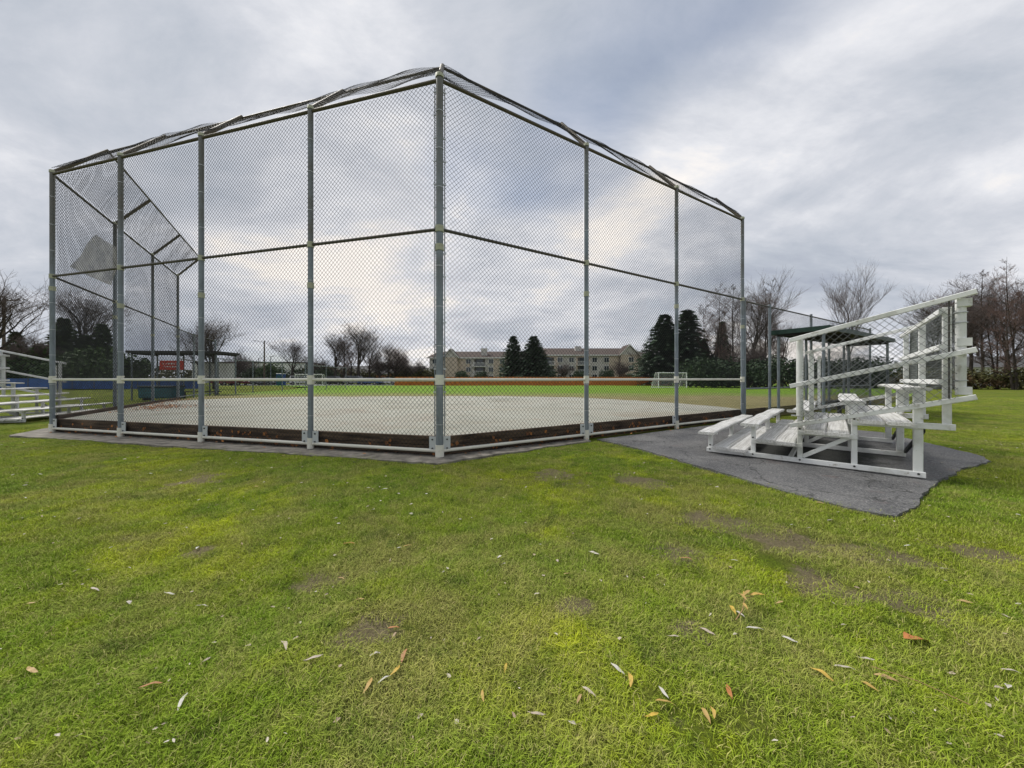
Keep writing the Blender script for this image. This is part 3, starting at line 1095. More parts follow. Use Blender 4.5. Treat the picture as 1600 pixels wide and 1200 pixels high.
def make_bleacher(label, loc, ang, side, group, frame='white_frame'):
    """local x runs along the seats, side*y runs from the front row to the back"""
    root = thing('bleacher', label, 'bleacher', loc, ang, group)
    rb_ = random.Random(int(abs(loc[0]) * 100))

    def P(u, v, z):
        return Vector((u, side * v, z))
    VP = [0.0, 0.60, 1.17, 1.74, 2.31]
    seat_z = [0.37 + 0.19 * k for k in range(5)]
    foot_z = [0.13 + 0.19 * k for k in range(4)]
    bolt = MB().tube([(-0.006, 0, 0), (0.01, 0, 0)], 0.013, 8).mesh('bolt', M['bolt'])
    for fi, u in enumerate((0.0, 1.63, 3.27)):
        beam = MB().bar(P(u, -0.05, 0.052), P(u, 2.37, 0.052), 0.05, 0.070, ch=0.006).build('base_beam', M[frame], root)
        for k, v in enumerate(VP):
            wd = 0.062 if k < 4 else 0.085
            po = MB().bar(P(u + 0.028, v, 0.02), P(u + 0.028, v, seat_z[k] - 0.045), 0.06, wd, up=(0, 1, 0), ch=0.008).build('post', M[frame], root)
            if fi == 0:
                o = link('bolt', bolt, beam, None, P(u - 0.027, v, 0.062))
                if k < 4:
                    link('bolt', bolt, po, None, P(u - 0.006, v + 0.0, foot_z[k] - 0.0))
        for k in range(4):
            MB().bar(P(u - 0.002, VP[k] - 0.02, foot_z[k] - 0.055), P(u - 0.002, VP[k + 1] + 0.03, foot_z[k] - 0.055), 0.035, 0.06, ch=0.004).build('foot_bracket', M[frame], root)
            # seat bracket
            MB().bar(P(u + 0.028, VP[k] - 0.1, seat_z[k] - 0.05), P(u + 0.028, VP[k] + 0.1, seat_z[k] - 0.05), 0.05, 0.02).build('seat_bracket', M[frame], root)
        MB().bar(P(u + 0.02, 1.20, 0.11), P(u + 0.02, 1.72, 0.46), 0.02, 0.055, ch=0.004).build('diagonal_brace', M[frame], root)
        # cantilever and back-rest post
        MB().bar(P(u - 0.004, 2.30, 0.66), P(u - 0.004, 2.60, 0.66), 0.045, 0.075, ch=0.005).build('cantilever', M[frame], root)
        MB().bar(P(u + 0.03, 2.54, 0.63), P(u + 0.03, 2.54, 2.10), 0.05, 0.072, up=(0, 1, 0), ch=0.006).build('back_post', M[frame], root)
    # planks
    for k in range(5):
        u0 = -0.20 if k < 2 else -0.01
        ph = rb_.uniform(0, 6)
        amp = 0.004 if k < 2 else 0.012
        MB().bar(P(u0, VP[k] - 0.02, seat_z[k] - 0.02), P(3.5, VP[k] - 0.02, seat_z[k] - 0.02 + rb_.uniform(-0.01, 0.01)), 0.245, 0.042, ch=0.012, segs=14,
                 warp=lambda t, a=amp, p=ph: (0, a * math.sin(7 * t + p), a * math.sin(5 * t + p) + 0.006 * math.sin(19 * t + p) + (0.02 * (1 - t / 0.12) if (k >= 2 and t < 0.12) else 0))).build('seat_plank', M['white_wood'], root)
    for k in range(4):
        for q in range(2):
            v = VP[k] + 0.165 + q * 0.245
            ph = rb_.uniform(0, 6)
            MB().bar(P(-0.09 - 0.03 * q, v, foot_z[k] - 0.018), P(3.45 + rb_.uniform(-0.05, 0.05), v, foot_z[k] - 0.018), 0.236, 0.046, ch=0.014, segs=14,
                     warp=lambda t, p=ph: (0, 0.003 * math.sin(6 * t + p), 0.004 * math.sin(8 * t + p) - 0.022 * (max(0, 1 - t / 0.10)) * (0.4 + 0.6 * math.sin(p) ** 2))).build('foot_plank', M['white_wood'], root)
    # end guards
    for gi, u in enumerate((-0.075, 3.40)):
        for z0, z1 in ((0.555, 1.03), (1.13, 1.575), (1.80, 2.24)):
            MB().bar(P(u, 1.06, z0), P(u, 2.74, z1), 0.04, 0.062, ch=0.006).build('guard_rail', M[frame], root)
        us = u + (0.075 if gi == 0 else -0.075)
        MB().tube([P(us, 1.17, 0.70), P(us, 1.17, 1.80)], 0.042, 12).build('guard_pipe', M[frame], root)
        MB().bar(P(us + 0.02, 1.30, 0.62), P(us + 0.02, 1.30, 1.72 if gi else 1.6), 0.05, 0.05, up=(0, 1, 0)).build('guard_stile', M[frame], root)
        bp = MB().tube([P(us, 2.64, 1.05), P(us, 2.64, 2.18)], 0.044, 12).build('guard_pipe', M[frame], root)
        for z in (1.10, 1.67, 2.13):
            c = P(us, 2.66, z)
            MB().box(c.x - 0.054, c.x + 0.054, c.y - 0.056, c.y + 0.056, z - 0.045, z + 0.045).build('clamp_block', M[frame], bp)
        for z in (1.22, 1.9, 2.02):
            link('tie_band', band_me, bp, None, P(us, 2.64, z))
        MB().tube([P(u - 0.005, 2.54, 1.0), P(u - 0.005, 2.54, 2.2)], 0.009, 6).build('tension_bar', M['rail_dark'], root)
        sl = 0.30
        chain_link('guard_mesh', P(u + (-0.026 if gi == 0 else 0.026), 0, 0), P(0, 1, 0), (0, 0, 1),
                   [(1.2, 0.615), (2.60, 1.01), (2.60, 2.175), (1.2, 1.815)] if side > 0 else [(1.2, 1.815), (2.60, 2.175), (2.60, 1.01), (1.2, 0.615)][::-1],
                   M['wire_light'], root, pitch=0.088, r=0.0030, seed=gi * 2.2, wob=0.012)
        # zigzag edge of the fabric on the upper rail
    # back guard
    for z in (1.20, 1.62, 2.05):
        MB().bar(P(-0.05, 2.485, z), P(3.42, 2.485, z), 0.035, 0.065, ch=0.005).build('back_rail', M[frame], root)
    chain_link('guard_mesh', P(0, 2.60, 0), (1, 0, 0), (0, 0, 1), [(0, 1.1), (3.38, 1.1), (3.38, 2.12), (0, 2.12)], M['wire_light'], root, pitch=0.075, r=0.0028, seed=4.1)
    # dark cross braces at the back and a long rail tying the frames
    MB().bar(P(0.05, 2.36, 0.60), P(1.60, 2.36, 0.10), 0.03, 0.05).build('cross_brace', M['black_metal'], root)
    MB().bar(P(1.68, 2.36, 0.60), P(3.22, 2.36, 0.10), 0.03, 0.05).build('cross_brace', M['black_metal'], root)
    MB().bar(P(0.06, 1.05, 0.05), P(3.22, 1.05, 0.05), 0.05, 0.05).build('tie_rail', M[frame], root)
    return root


UA = 47.5
make_bleacher('weathered white bleacher with mesh end guard on the asphalt pad', (3.34, 5.93, 0.012), R(UA), -1, 'bleachers beside the backstop')
make_bleacher('white bleacher on the grass outside the left wing of the backstop', (-13.9, 10.0, 0.0), R(112), 1, 'bleachers beside the backstop', 'grey_frame')

# ------------------------------------------------------------------ dugouts


def dugout(label, loc, ang, length, depth, h, post_mat, green=True):
    root = thing('dugout', label, 'dugout', loc, ang)
    rf = MB().box(-0.1, length + 0.1, -0.1, depth + 0.1, h, h + 0.03).build('roof', M['rooftop'], root)
    MB().box(-0.09, length + 0.09, -0.09, depth + 0.09, h - 0.025, h - 0.004).build('ceiling', M['under'], rf)
    for x0, x1, y0, y1 in ((-0.14, length + 0.14, -0.14, -0.1), (-0.14, length + 0.14, depth + 0.1, depth + 0.14), (-0.14, -0.1, -0.1, depth + 0.1), (length + 0.1, length + 0.14, -0.1, depth + 0.1)):
        MB().box(x0, x1, y0, y1, h - 0.09, h + 0.05).build('fascia', M['green_metal'] if green else M['under'], rf)
    for k in range(4):
        x = length * k / 3
        MB().box(x - 0.03, x + 0.03, 0.02, depth - 0.02, h - 0.16, h - 0.03).build('joist', M['under'], root)
        for y in ((0.05, depth - 0.05) if k in (0, 3) else (depth - 0.05,)):
            MB().tube([(x, y, -0.05), (x, y, h - 0.16)], 0.042, 10).build('post', post_mat, root)
    bench = MB().box(0.3, length - 0.3, depth * 0.35, depth * 0.35 + 0.3, 0.44, 0.49).build('bench_seat', M['under'], root)
    for x in (0.5, length / 2, length - 0.5):
        MB().box(x - 0.04, x + 0.04, depth * 0.35 + 0.1, depth * 0.35 + 0.2, 0.0, 0.44).build('bench_leg', M['under'], root)
    return root


dA = REND + dirR * 0.55
dO = -inR
loc = CORNER + dirR * ((REND - CORNER).length + 2.0) + dO * 1.35
angR = math.atan2(dirR.y, dirR.x)
dug = dugout('dugout with flat dark green edged roof behind the right bleacher', (loc.x, loc.y, 0.0), angR, 6.5, 1.25, 2.78, M['galv'])
chain_link('mesh_screen', (0, 0.02, 0), (1, 0, 0), (0, 0, 1), [(0, 0.05), (6.5, 0.05), (6.5, 2.1), (0, 2.1)], M['wire'], dug, pitch=0.09, r=0.003)

dugl = dugout('dugout with dark flat roof and red banner beside the left fence', (-22.3, 20.6, 0.0), R(4), 4.7, 1.7, 2.85, M['galv'], False)
MB().box(2.7, 4.6, 1.66, 1.70, 1.2, 2.25).build('back_panel', M['white'], dugl)
chain_link('mesh_screen', (0, 0.0, 0), (1, 0, 0), (0, 0, 1), [(0, 0.05), (4.7, 0.05), (4.7, 2.6), (0, 2.6)], M['wire'], dugl, pitch=0.1, r=0.003)
# red banner on its front mesh
ban = thing('banner', 'red banner with white lettering tied to the left dugout mesh', 'banner', (-20.6, 20.6, 0), R(4))
MB().box(0, 1.32, -0.03, -0.015, 1.78, 2.32).build('panel', M['red_sign'], ban)
lx = 0.12
lt = MB()
rl = random.Random(3)
for row, zc in enumerate((2.14, 1.96)):
    lx = 0.14 + 0.1 * row
    while lx < 1.12:
        w = rl.uniform(0.03, 0.07)
        lt.box(lx, lx + 0.014, -0.036, -0.032, zc - 0.05, zc + 0.05)
        lt.box(lx, lx + w, -0.036, -0.0325, zc + rl.choice((-0.05, 0.035, -0.008)), zc + 0.05 if rl.random() < 0.2 else zc + rl.choice((0.036, 0.05)))
        lx += w + 0.03
lt.build('lettering', M['white'], ban, 'stuff')
# teal covered box beside it
box = thing('storage_box', 'teal covered storage box on the grass under the left dugout banner', 'storage box', (-20.6, 19.4, 0.05), R(4))
MB().bar((0, 0.4, 0.42), (1.75, 0.4, 0.42), 0.8, 0.6, ch=0.05).build('body', M['teal'], box)
MB().bar((-0.04, 0.4, 0.77), (1.79, 0.4, 0.77), 0.88, 0.08, ch=0.02).build('lid', M['green_metal'], box)
for x in (0.15, 1.6):
    MB().box(x - 0.05, x + 0.05, 0.1, 0.7, 0.0, 0.11).build('foot', M['under'], box)

# ------------------------------------------------------------------ far things: fence, goals, apartments


def px(x, D):
    return (x - 800) / 550 * D


# orange timber fence beyond the outfield
wf = thing('wooden_fence', 'orange brown timber fence along the far side of the outfield', 'fence', (px(617, 64), 64, 0))
x = 0.0
X0 = px(617, 64)
panel_me = MB()
for k in range(12):
    panel_me.box(k * 0.2 + 0.006, k * 0.2 + 0.194, rnd.uniform(-0.012, -0.006), 0.012, 0.04, 1.58 + rnd.uniform(-0.012, 0.012))
panel_me.box(0, 2.4, 0.013, 0.05, 0.3, 0.4).box(0, 2.4, 0.013, 0.05, 1.2, 1.3)
panel_me = panel_me.mesh('fence_panel', M['wood_fence'])
fpost_me = MB().box(-0.05, 0.05, -0.05, 0.05, -0.1, 1.64).mesh('fence_post', M['wood_fence'])
k = 0
while x < px(1045, 64) - X0:
    link('fence_panel', panel_me, wf, None, (x + 0.06, 0, 0.02 + 0.02 * math.sin(k)))
    link('fence_post', fpost_me, wf, None, (x, 0.02, 0))
    x += 2.52
    k += 1
link('fence_post', fpost_me, wf, None, (x, 0.02, 0))


def goal(label, loc, ang, w=5.0, h=2.1, d=1.4):
    g = thing('soccer_goal', label, 'goal', loc, ang, 'goals on the outfield')
    for x_ in (0, w):
        MB().tube([(x_, 0, 0), (x_, 0, h)], 0.06, 8).build('goal_post', M['white'], g)
        MB().tube([(x_, 0, h), (x_, d * 0.4, h), (x_, d, 0)], 0.035, 6).build('side_stay', M['white'], g)
    MB().tube([(0, 0, h), (w, 0, h)], 0.06, 8).build('crossbar', M['white'], g)
    MB().tube([(0, d, 0.03), (w, d, 0.03)], 0.035, 6).build('ground_bar', M['white'], g)
    nb = Vector((0, -d * 0.6, h))
    chain_link('net', (0, d, 0.03), (1, 0, 0), nb, [(0, 0), (w, 0), (w, nb.length), (0, nb.length)], M['net'], g, pitch=0.22, r=0.006, seg=2, wob=0.05)
    for x_ in (0, w):
        chain_link('net', (x_, 0, 0), (0, 1, 0), (0, 0, 1), [(0, 0), (d, 0.02), (d * 0.4, h), (0, h)], M['net'], g, pitch=0.22, r=0.006, seg=2, wob=0.02)
    return g


goal('white soccer goal with net before the dark conifers', (px(1029, 46), 46, 0.05), R(18), 4.6, 2.0)
goal('white soccer goal far away at the left end of the outfield near the car park', (px(461, 62), 62, 0.04), R(-4), 5.0, 2.0)

# apartment block
apt = thing('apartment_building', 'long three storey cream apartment block with brown hipped roof beyond the fence', 'building', (px(671, 105), 105, 0))
AW = px(1003, 105) - px(671, 105)
EH = 7.6
W1 = AW * 0.49
MB().box(0, W1, 0, 13, -0.5, EH).build('wall', M['stucco'], apt)
MB().box(W1, AW, -3.0, 13, -0.5, EH + 0.6).build('wall', M['stucco'], apt)


def hip(x0, x1, y0, y1, z, rise, ov=0.7, inset_=5.0):
    b_ = MB()
    x0, x1, y0, y1 = x0 - ov, x1 + ov, y0 - ov, y1 + ov
    ym = (y0 + y1) / 2
    b_.add([(x0, y0, z), (x1, y0, z), (x1, y1, z), (x0, y1, z), (x0 + inset_, ym, z + rise), (x1 - inset_, ym, z + rise)],
           [(0, 1, 5, 4), (1, 2, 5), (2, 3, 4, 5), (3, 0, 4), (0, 3, 2, 1)])
    return b_


r1 = hip(0, W1 + 3, 0, 13, EH, 2.3, 0.7, 2.0).build('roof', M['shingle'], apt)
r2 = hip(W1 - 1, AW, -3.0, 13, EH + 0.6, 2.6, 0.7, 3.0).build('roof', M['shingle'], apt)
MB().box(-0.75, W1 - 1.8, -0.78, -0.72, EH - 0.28, EH + 0.02).build('eave_trim', M['trim'], r1)
MB().box(W1 - 1.75, AW + 0.75, -3.78, -3.72, EH + 0.32, EH + 0.62).build('eave_trim', M['trim'], r2)
for cx, yy, zz in ((W1 * 0.52, 1.5, EH), (W1 + (AW - W1) * 0.42, 1.2, EH + 0.6)):
    MB().box(cx - 0.9, cx + 0.9, yy, yy + 1.6, zz + 0.4, zz + 2.9).build('chimney', M['stucco'], apt)
# gabled bays


def gable(x0, x1, y, zeave, rise):
    g = MB().box(x0, x1, y - 1.6, y - 0.01, -0.5, zeave).build('gable_bay', M['stucco_warm'], apt)
    xm = (x0 + x1) / 2
    b_ = MB()
    b_.add([(x0, y - 1.6, zeave), (x1, y - 1.6, zeave), (xm, y - 1.6, zeave + rise), (x0, y + 3, zeave), (x1, y + 3, zeave), (xm, y + 3, zeave + rise)],
           [(0, 1, 2), (3, 5, 4), (0, 3, 4, 1)])
    b_.build('gable_wall', M['stucco'], g)
    for a, b in (((x0 - 0.6, zeave - 0.35), (xm, zeave + rise + 0.16)), ((x1 + 0.6, zeave - 0.35), (xm, zeave + rise + 0.16))):
        MB().add_roof if False else None
        rb2 = MB()
        rb2.add([(a[0], y - 2.0, a[1]), (b[0], y - 2.0, b[1]), (b[0], y + 4, b[1]), (a[0], y + 4, a[1]),
                 (a[0], y - 2.0, a[1] + 0.18), (b[0], y - 2.0, b[1] + 0.18), (b[0], y + 4, b[1] + 0.18), (a[0], y + 4, a[1] + 0.18)],
                [(0, 1, 2, 3), (4, 7, 6, 5), (0, 4, 5, 1), (1, 5, 6, 2), (2, 6, 7, 3), (3, 7, 4, 0)])
        rb2.build('gable_roof', M['shingle'], g)
        tb2 = MB()
        tb2.add([(a[0], y - 2.06, a[1] - 0.12), (b[0], y - 2.06, b[1] - 0.12), (b[0], y - 2.06, b[1] + 0.2), (a[0], y - 2.06, a[1] + 0.2),
                 (a[0], y - 2.01, a[1] - 0.12), (b[0], y - 2.01, b[1] - 0.12), (b[0], y - 2.01, b[1] + 0.2), (a[0], y - 2.01, a[1] + 0.2)],
                [(0, 1, 2, 3), (4, 7, 6, 5), (0, 4, 5, 1), (1, 5, 6, 2), (2, 6, 7, 3), (3, 7, 4, 0)])
        tb2.build('barge_board', M['trim'], g)
    return g


ga = px(695, 105) - px(671, 105)
gb = px(716, 105) - px(671, 105)
gable(ga, gb, 0, EH, 2.3)
gc = px(963, 105) - px(671, 105)
gd = px(988, 105) - px(671, 105)
gable(gc, gd, -3, EH + 0.6, 2.6)
for fx0, fx1 in ((0.13, 0.19), (0.30, 0.36), (0.55, 0.60), (0.68, 0.745), (0.83, 0.875)):
    yb = 0.0 if fx1 * AW < W1 else -3.0
    MB().box(fx0 * AW, fx1 * AW, yb - 0.34, yb - 0.003, -0.4, EH - (0.3 if yb == 0 else -0.25)).build('facade_bay', M['stucco_warm'], apt)
    MB().box(fx0 * AW - 0.1, fx0 * AW - 0.004, yb - 0.36, yb - 0.003, -0.4, EH - 0.3).build('downpipe', M['trim'], apt)
win_me = MB().box(-0.75, 0.75, -0.06, -0.001, 0, 1.5)
win_me = win_me.mesh('window', M['trim'])
pane_me = MB().box(-0.65, -0.04, -0.075, -0.061, 0.1, 1.4).box(0.04, 0.65, -0.075, -0.061, 0.1, 1.4).mesh('pane', M['glass'])
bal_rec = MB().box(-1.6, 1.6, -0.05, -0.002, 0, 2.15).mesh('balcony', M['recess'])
bal_slab = MB().box(-1.8, 1.8, -1.5, 0, -0.22, -0.02).mesh('balcony_floor', M['trim'])
rail_b = MB().box(-1.8, 1.8, -1.5, -1.45, 0.95, 1.03)
for q in range(19):
    rail_b.box(-1.8 + q * 0.196, -1.76 + q * 0.196, -1.49, -1.46, 0, 0.95)
bal_rail = rail_b.mesh('balcony_railing', M['white'])
glass_door = MB().box(-1.0, 1.0, -0.08, -0.055, 0.05, 2.1).mesh('pane', M['glass'])
cols = []
xx = 1.2
pattern = ['w', 'g', 'g', 'b', 'w', 'w', 'b', 'w', 'w', 'b', 'w', 'b', 'w', 'w', 'b', 'w', 'b', 'w', 'g', 'w']
ncol = 19
for c in range(ncol):
    cx = 1.6 + (AW - 3.0) * c / (ncol - 1)
    ing = ga - 1.7 < cx < gb + 1.7 or gc - 1.7 < cx < gd + 1.7
    y = 0 if cx < W1 else -3.0
    zoff = 0 if cx < W1 else 0.3
    if any(fx0 * AW - 1.0 < cx < fx1 * AW + 1.0 for fx0, fx1 in ((0.13, 0.19), (0.30, 0.36), (0.55, 0.60), (0.68, 0.745), (0.83, 0.875))):
        y -= 0.345
    if ga + 0.6 < cx < gb - 0.6 or gc + 0.6 < cx < gd - 0.6:
        y -= 1.6
    elif ing:
        continue
    if abs(cx - W1) < 1.7:
        continue
    for fl in range(3):
        z = 0.1 + fl * 2.45 + zoff
        if c % 3 == 1 and not ing:
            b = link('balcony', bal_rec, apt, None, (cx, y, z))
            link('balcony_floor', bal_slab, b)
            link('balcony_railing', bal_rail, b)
            link('pane', glass_door, b)
        else:
            w = link('window', win_me, apt, None, (cx, y, z + 0.7))
            link('pane', pane_me, w)

# white low commercial building at the far left
wh = thing('white_warehouse', 'long low white flat roofed building beyond the car park', 'building', (px(300, 110), 110, 0))
MB().box(0, 34, 0, 14, -0.3, 6.2).build('wall', M['white'], wh)
MB().box(-0.3, 34.3, -0.3, 14.3, 6.2, 6.6).build('roof', M['rooftop'], wh)
for k in range(6):
    f = MB().box(2 + k * 5.4, 4.6 + k * 5.4, -0.06, -0.002, 0.5, 2.6).build('window', M['trim'], wh)
    MB().box(2.15 + k * 5.4, 4.45 + k * 5.4, -0.08, -0.062, 0.65, 2.45).build('pane', M['glass'], f)

# far house on the right


def house(label, x, D, w, d, hwall, rise, mat, rot=0.0):
    h_ = thing('house', label, 'house', (px(x, D), D, 0), rot)
    MB().box(0, w, 0, d, -0.3, hwall).build('wall', mat, h_)
    b_ = MB()
    b_.add([(-0.4, -0.5, hwall - 0.15), (w + 0.4, -0.5, hwall - 0.15), (w + 0.4, d / 2, hwall + rise), (-0.4, d / 2, hwall + rise), (-0.4, d + 0.5, hwall - 0.15), (w + 0.4, d + 0.5, hwall - 0.15)],
           [(0, 1, 2, 3), (3, 2, 5, 4), (0, 3, 4), (1, 5, 2), (0, 4, 5, 1)])
    b_.build('roof', M['rooftop'], h_)
    for k in range(3):
        cx = w * (k + 0.5) / 3
        f = MB().box(cx - 0.7, cx + 0.7, -0.06, -0.002, 1.2, 2.5).build('window', M['trim'], h_)
        MB().box(cx - 0.6, cx + 0.6, -0.08, -0.062, 1.3, 2.4).build('pane', M['glass'], f)
    return h_


house('white house with low grey roof behind the right hand trees', 1505, 62, 15, 8, 3.4, 2.0, M['white'], R(-8))
house('long grey roofed bungalow behind the bare trees left of the apartments', 520, 108, 16, 8, 3.2, 2.2, M['stucco'], 0)
house('pale bungalow half hidden beyond the parked cars', 590, 100, 12, 8, 2.8, 2.2, M['stucco'], 0)

# blue hoarding along the far left
bh = thing('blue_hoarding', 'bright blue hoarding panels under the left conifers', 'hoarding', (px(-60, 40), 40, 0), R(2))
hp_me = MB().box(0.02, 2.38, -0.03, 0.03, 0.1, 1.30).mesh('panel', M['blue'])
hq_me = MB().box(-0.04, 0.04, -0.05, 0.05, -0.1, 1.4).mesh('post', M['rooftop'])
for k in range(11):
    link('panel', hp_me, bh, None, (k * 2.42, 0, 0))
    link('post', hq_me, bh, None, (k * 2.42 - 0.01, 0, 0))

# ------------------------------------------------------------------ cars


def car_mesh(b_, prof, w, y0):
    """extrude a side profile (x,z) to width w with tumblehome"""
    n_ = len(prof)
    vs_ = []
    for s_ in (-1, 1):
        for x_, z_ in prof:
            k_ = 1.0 - 0.14 * smooth(0.85, 1.5, z_)
            vs_.append((x_, s_ * w / 2 * k_, z_))
    fs = [tuple(range(n_)), tuple(range(2 * n_ - 1, n_ - 1, -1))]
    for i in range(n_):
        j = (i + 1) % n_
        fs.append((i, i + n_, j + n_, j))
    b_.add(vs_, fs)


def make_car(label, loc, ang, paint, kind='sedan', group='cars parked beyond the outfield'):
    root = thing('parked_car', label, 'car', loc, ang, group)
    L = 4.4
    if kind == 'sedan':
        prof = [(0, 0.35), (L, 0.35), (L, 0.72), (L - 0.15, 0.88), (L - 1.1, 0.98), (L - 1.75, 1.42), (1.35, 1.44), (0.65, 1.05), (0.06, 0.98)]
        gl = [(L - 1.25, 0.99), (L - 1.80, 1.37), (1.40, 1.38), (0.85, 1.04)]
    else:
        L = 4.6
        prof = [(0, 0.38), (L, 0.38), (L, 0.85), (L - 0.2, 1.02), (L - 1.0, 1.1), (L - 1.6, 1.80), (0.25, 1.84), (0.03, 1.15)]
        gl = [(L - 1.15, 1.12), (L - 1.65, 1.72), (0.45, 1.74), (0.3, 1.16)]
    b_ = MB()
    car_mesh(b_, prof, 1.75, 0)
    b_.build('body', paint, root)
    g_ = MB()
    car_mesh(g_, gl, 1.775, 0)
    g_.build('side_window', M['glass'], root)
    for x_ in (0.85, L - 0.85):
        for y_ in (-0.80, 0.80):
            t_ = MB().tube([(x_, y_ - 0.1, 0.32), (x_, y_ + 0.1, 0.32)], 0.32, 16).build('wheel', M['rubber'], root)
            MB().tube([(x_, y_ - 0.105, 0.32), (x_, y_ + 0.105, 0.32)], 0.19, 12).build('rim', M['chrome'], t_)
    for y_ in (-0.6, 0.6):
        MB().box(L - 0.08, L + 0.012, y_ - 0.17, y_ + 0.17, 0.64, 0.78).build('headlight', M['lamp_white'], root)
        MB().box(-0.012, 0.06, y_ - 0.15, y_ + 0.15, 0.74, 0.92).build('tail_light', M['lamp_red'], root)
    return root


P_red = car_paint('red_car_paint', (0.20, 0.012, 0.03))
P_dred = car_paint('maroon_car_paint', (0.11, 0.008, 0.02))
P_wh = car_paint('white_car_paint', (0.6, 0.6, 0.6))
P_gr = car_paint('grey_car_paint', (0.16, 0.17, 0.18))
P_bl = car_paint('blue_car_paint', (0.03, 0.07, 0.18))
P_dk = car_paint('black_car_paint', (0.02, 0.02, 0.022))
make_car('bright red sedan at the left end of the far car park', (px(334, 68), 68, 0.05), R(3), P_red)
make_car('maroon sedan parked just right of the bright red one', (px(350, 67), 67, 0.05), R(-2), P_dred)
for xx_, D_, pt, kd, lb in ((395, 70, P_gr, 'sedan', 'grey sedan in the far car park right of the maroon one'), (455, 72, P_wh, 'van', 'white van in the far car park beside the blue toilet'),
                            (505, 73, P_dk, 'van', 'black van in the far car park right of the far goal'), (540, 73, P_gr, 'van', 'grey van in the far car park under bare trees'),
                            (562, 72, P_bl, 'sedan', 'blue sedan in the far car park under bare trees'), (590, 74, P_wh, 'sedan', 'white sedan at the right end of the far car park')):
    make_car(lb, (px(xx_, D_), D_, 0.05), R(rnd.uniform(-6, 6)), pt, kd)
# portable toilet
pt = thing('portable_toilet', 'blue portable toilet beyond the outfield beside the utility pole', 'toilet', (px(437, 66), 65, 0.05))
MB().box(0, 1.1, 0, 1.1, 0, 2.1).build('cabin', M['blue'], pt)
MB().box(0.15, 0.95, -0.03, -0.002, 0.1, 1.9).build('door', M['teal'], pt)
MB().bar((-0.04, 0.55, 2.16), (1.14, 0.55, 2.16), 1.2, 0.12, ch=0.05).build('roof', M['white'], pt)

# ------------------------------------------------------------------ utility poles


def upole(label, x, D, h, arm=True, lean=0.0):
    u_ = thing('utility_pole', label, 'utility pole', (px(x, D), D, 0), 0, 'wooden utility poles')
    MB().tube([(0, 0, -0.2), (lean, 0, h)], [0.17, 0.11], 10).build('pole', M['pole'], u_)
    if arm:
        MB().bar((-0.2 + lean, -0.13, h - 0.5), (2.1 + lean, -0.13, h - 0.35), 0.1, 0.14).build('crossarm', M['pole'], u_)
        for x_ in (0.3, 1.1, 1.9):
            MB().tube([(x_ + lean, -0.13, h - 0.38), (x_ + lean, -0.13, h - 0.12)], [0.05, 0.03], 8).build('insulator', M['rooftop'], u_)
    else:
        MB().bar((lean, -0.1, h - 0.3), (lean - 1.6, -0.1, h + 0.0), 0.06, 0.06).build('lamp_arm', M['pole'], u_)
        MB().bar((lean - 1.5, -0.1, h - 0.02), (lean - 2.0, -0.1, h + 0.0), 0.18, 0.1).build('lamp_head', M['rooftop'], u_)
    return u_


upole('wooden utility pole with one crossarm at the far left edge', 6, 42, 11.0, True)
upole('thin wooden utility pole with a small lamp beyond the outfield', 413, 68, 8.6, False)
for k, (x, D) in enumerate(((423, 68), (404, 74), (478, 71))):
    l_ = thing('lamp_post', ('pale lamp post just right of the utility pole', 'pale lamp post left of the utility pole in the car park', 'pale lamp post in the car park near the far goal')[k], 'lamp post', (px(x, D), D, 0), 0, 'car park lamp posts')
    MB().tube([(0, 0, 0), (0, 0, 5.6)], [0.09, 0.06], 8).build('pole', M['galv'], l_)
    MB().bar((0, 0, 5.55), (0.8, 0, 5.7), 0.12, 0.08).build('lamp_head', M['rooftop'], l_)

# ------------------------------------------------------------------ trees


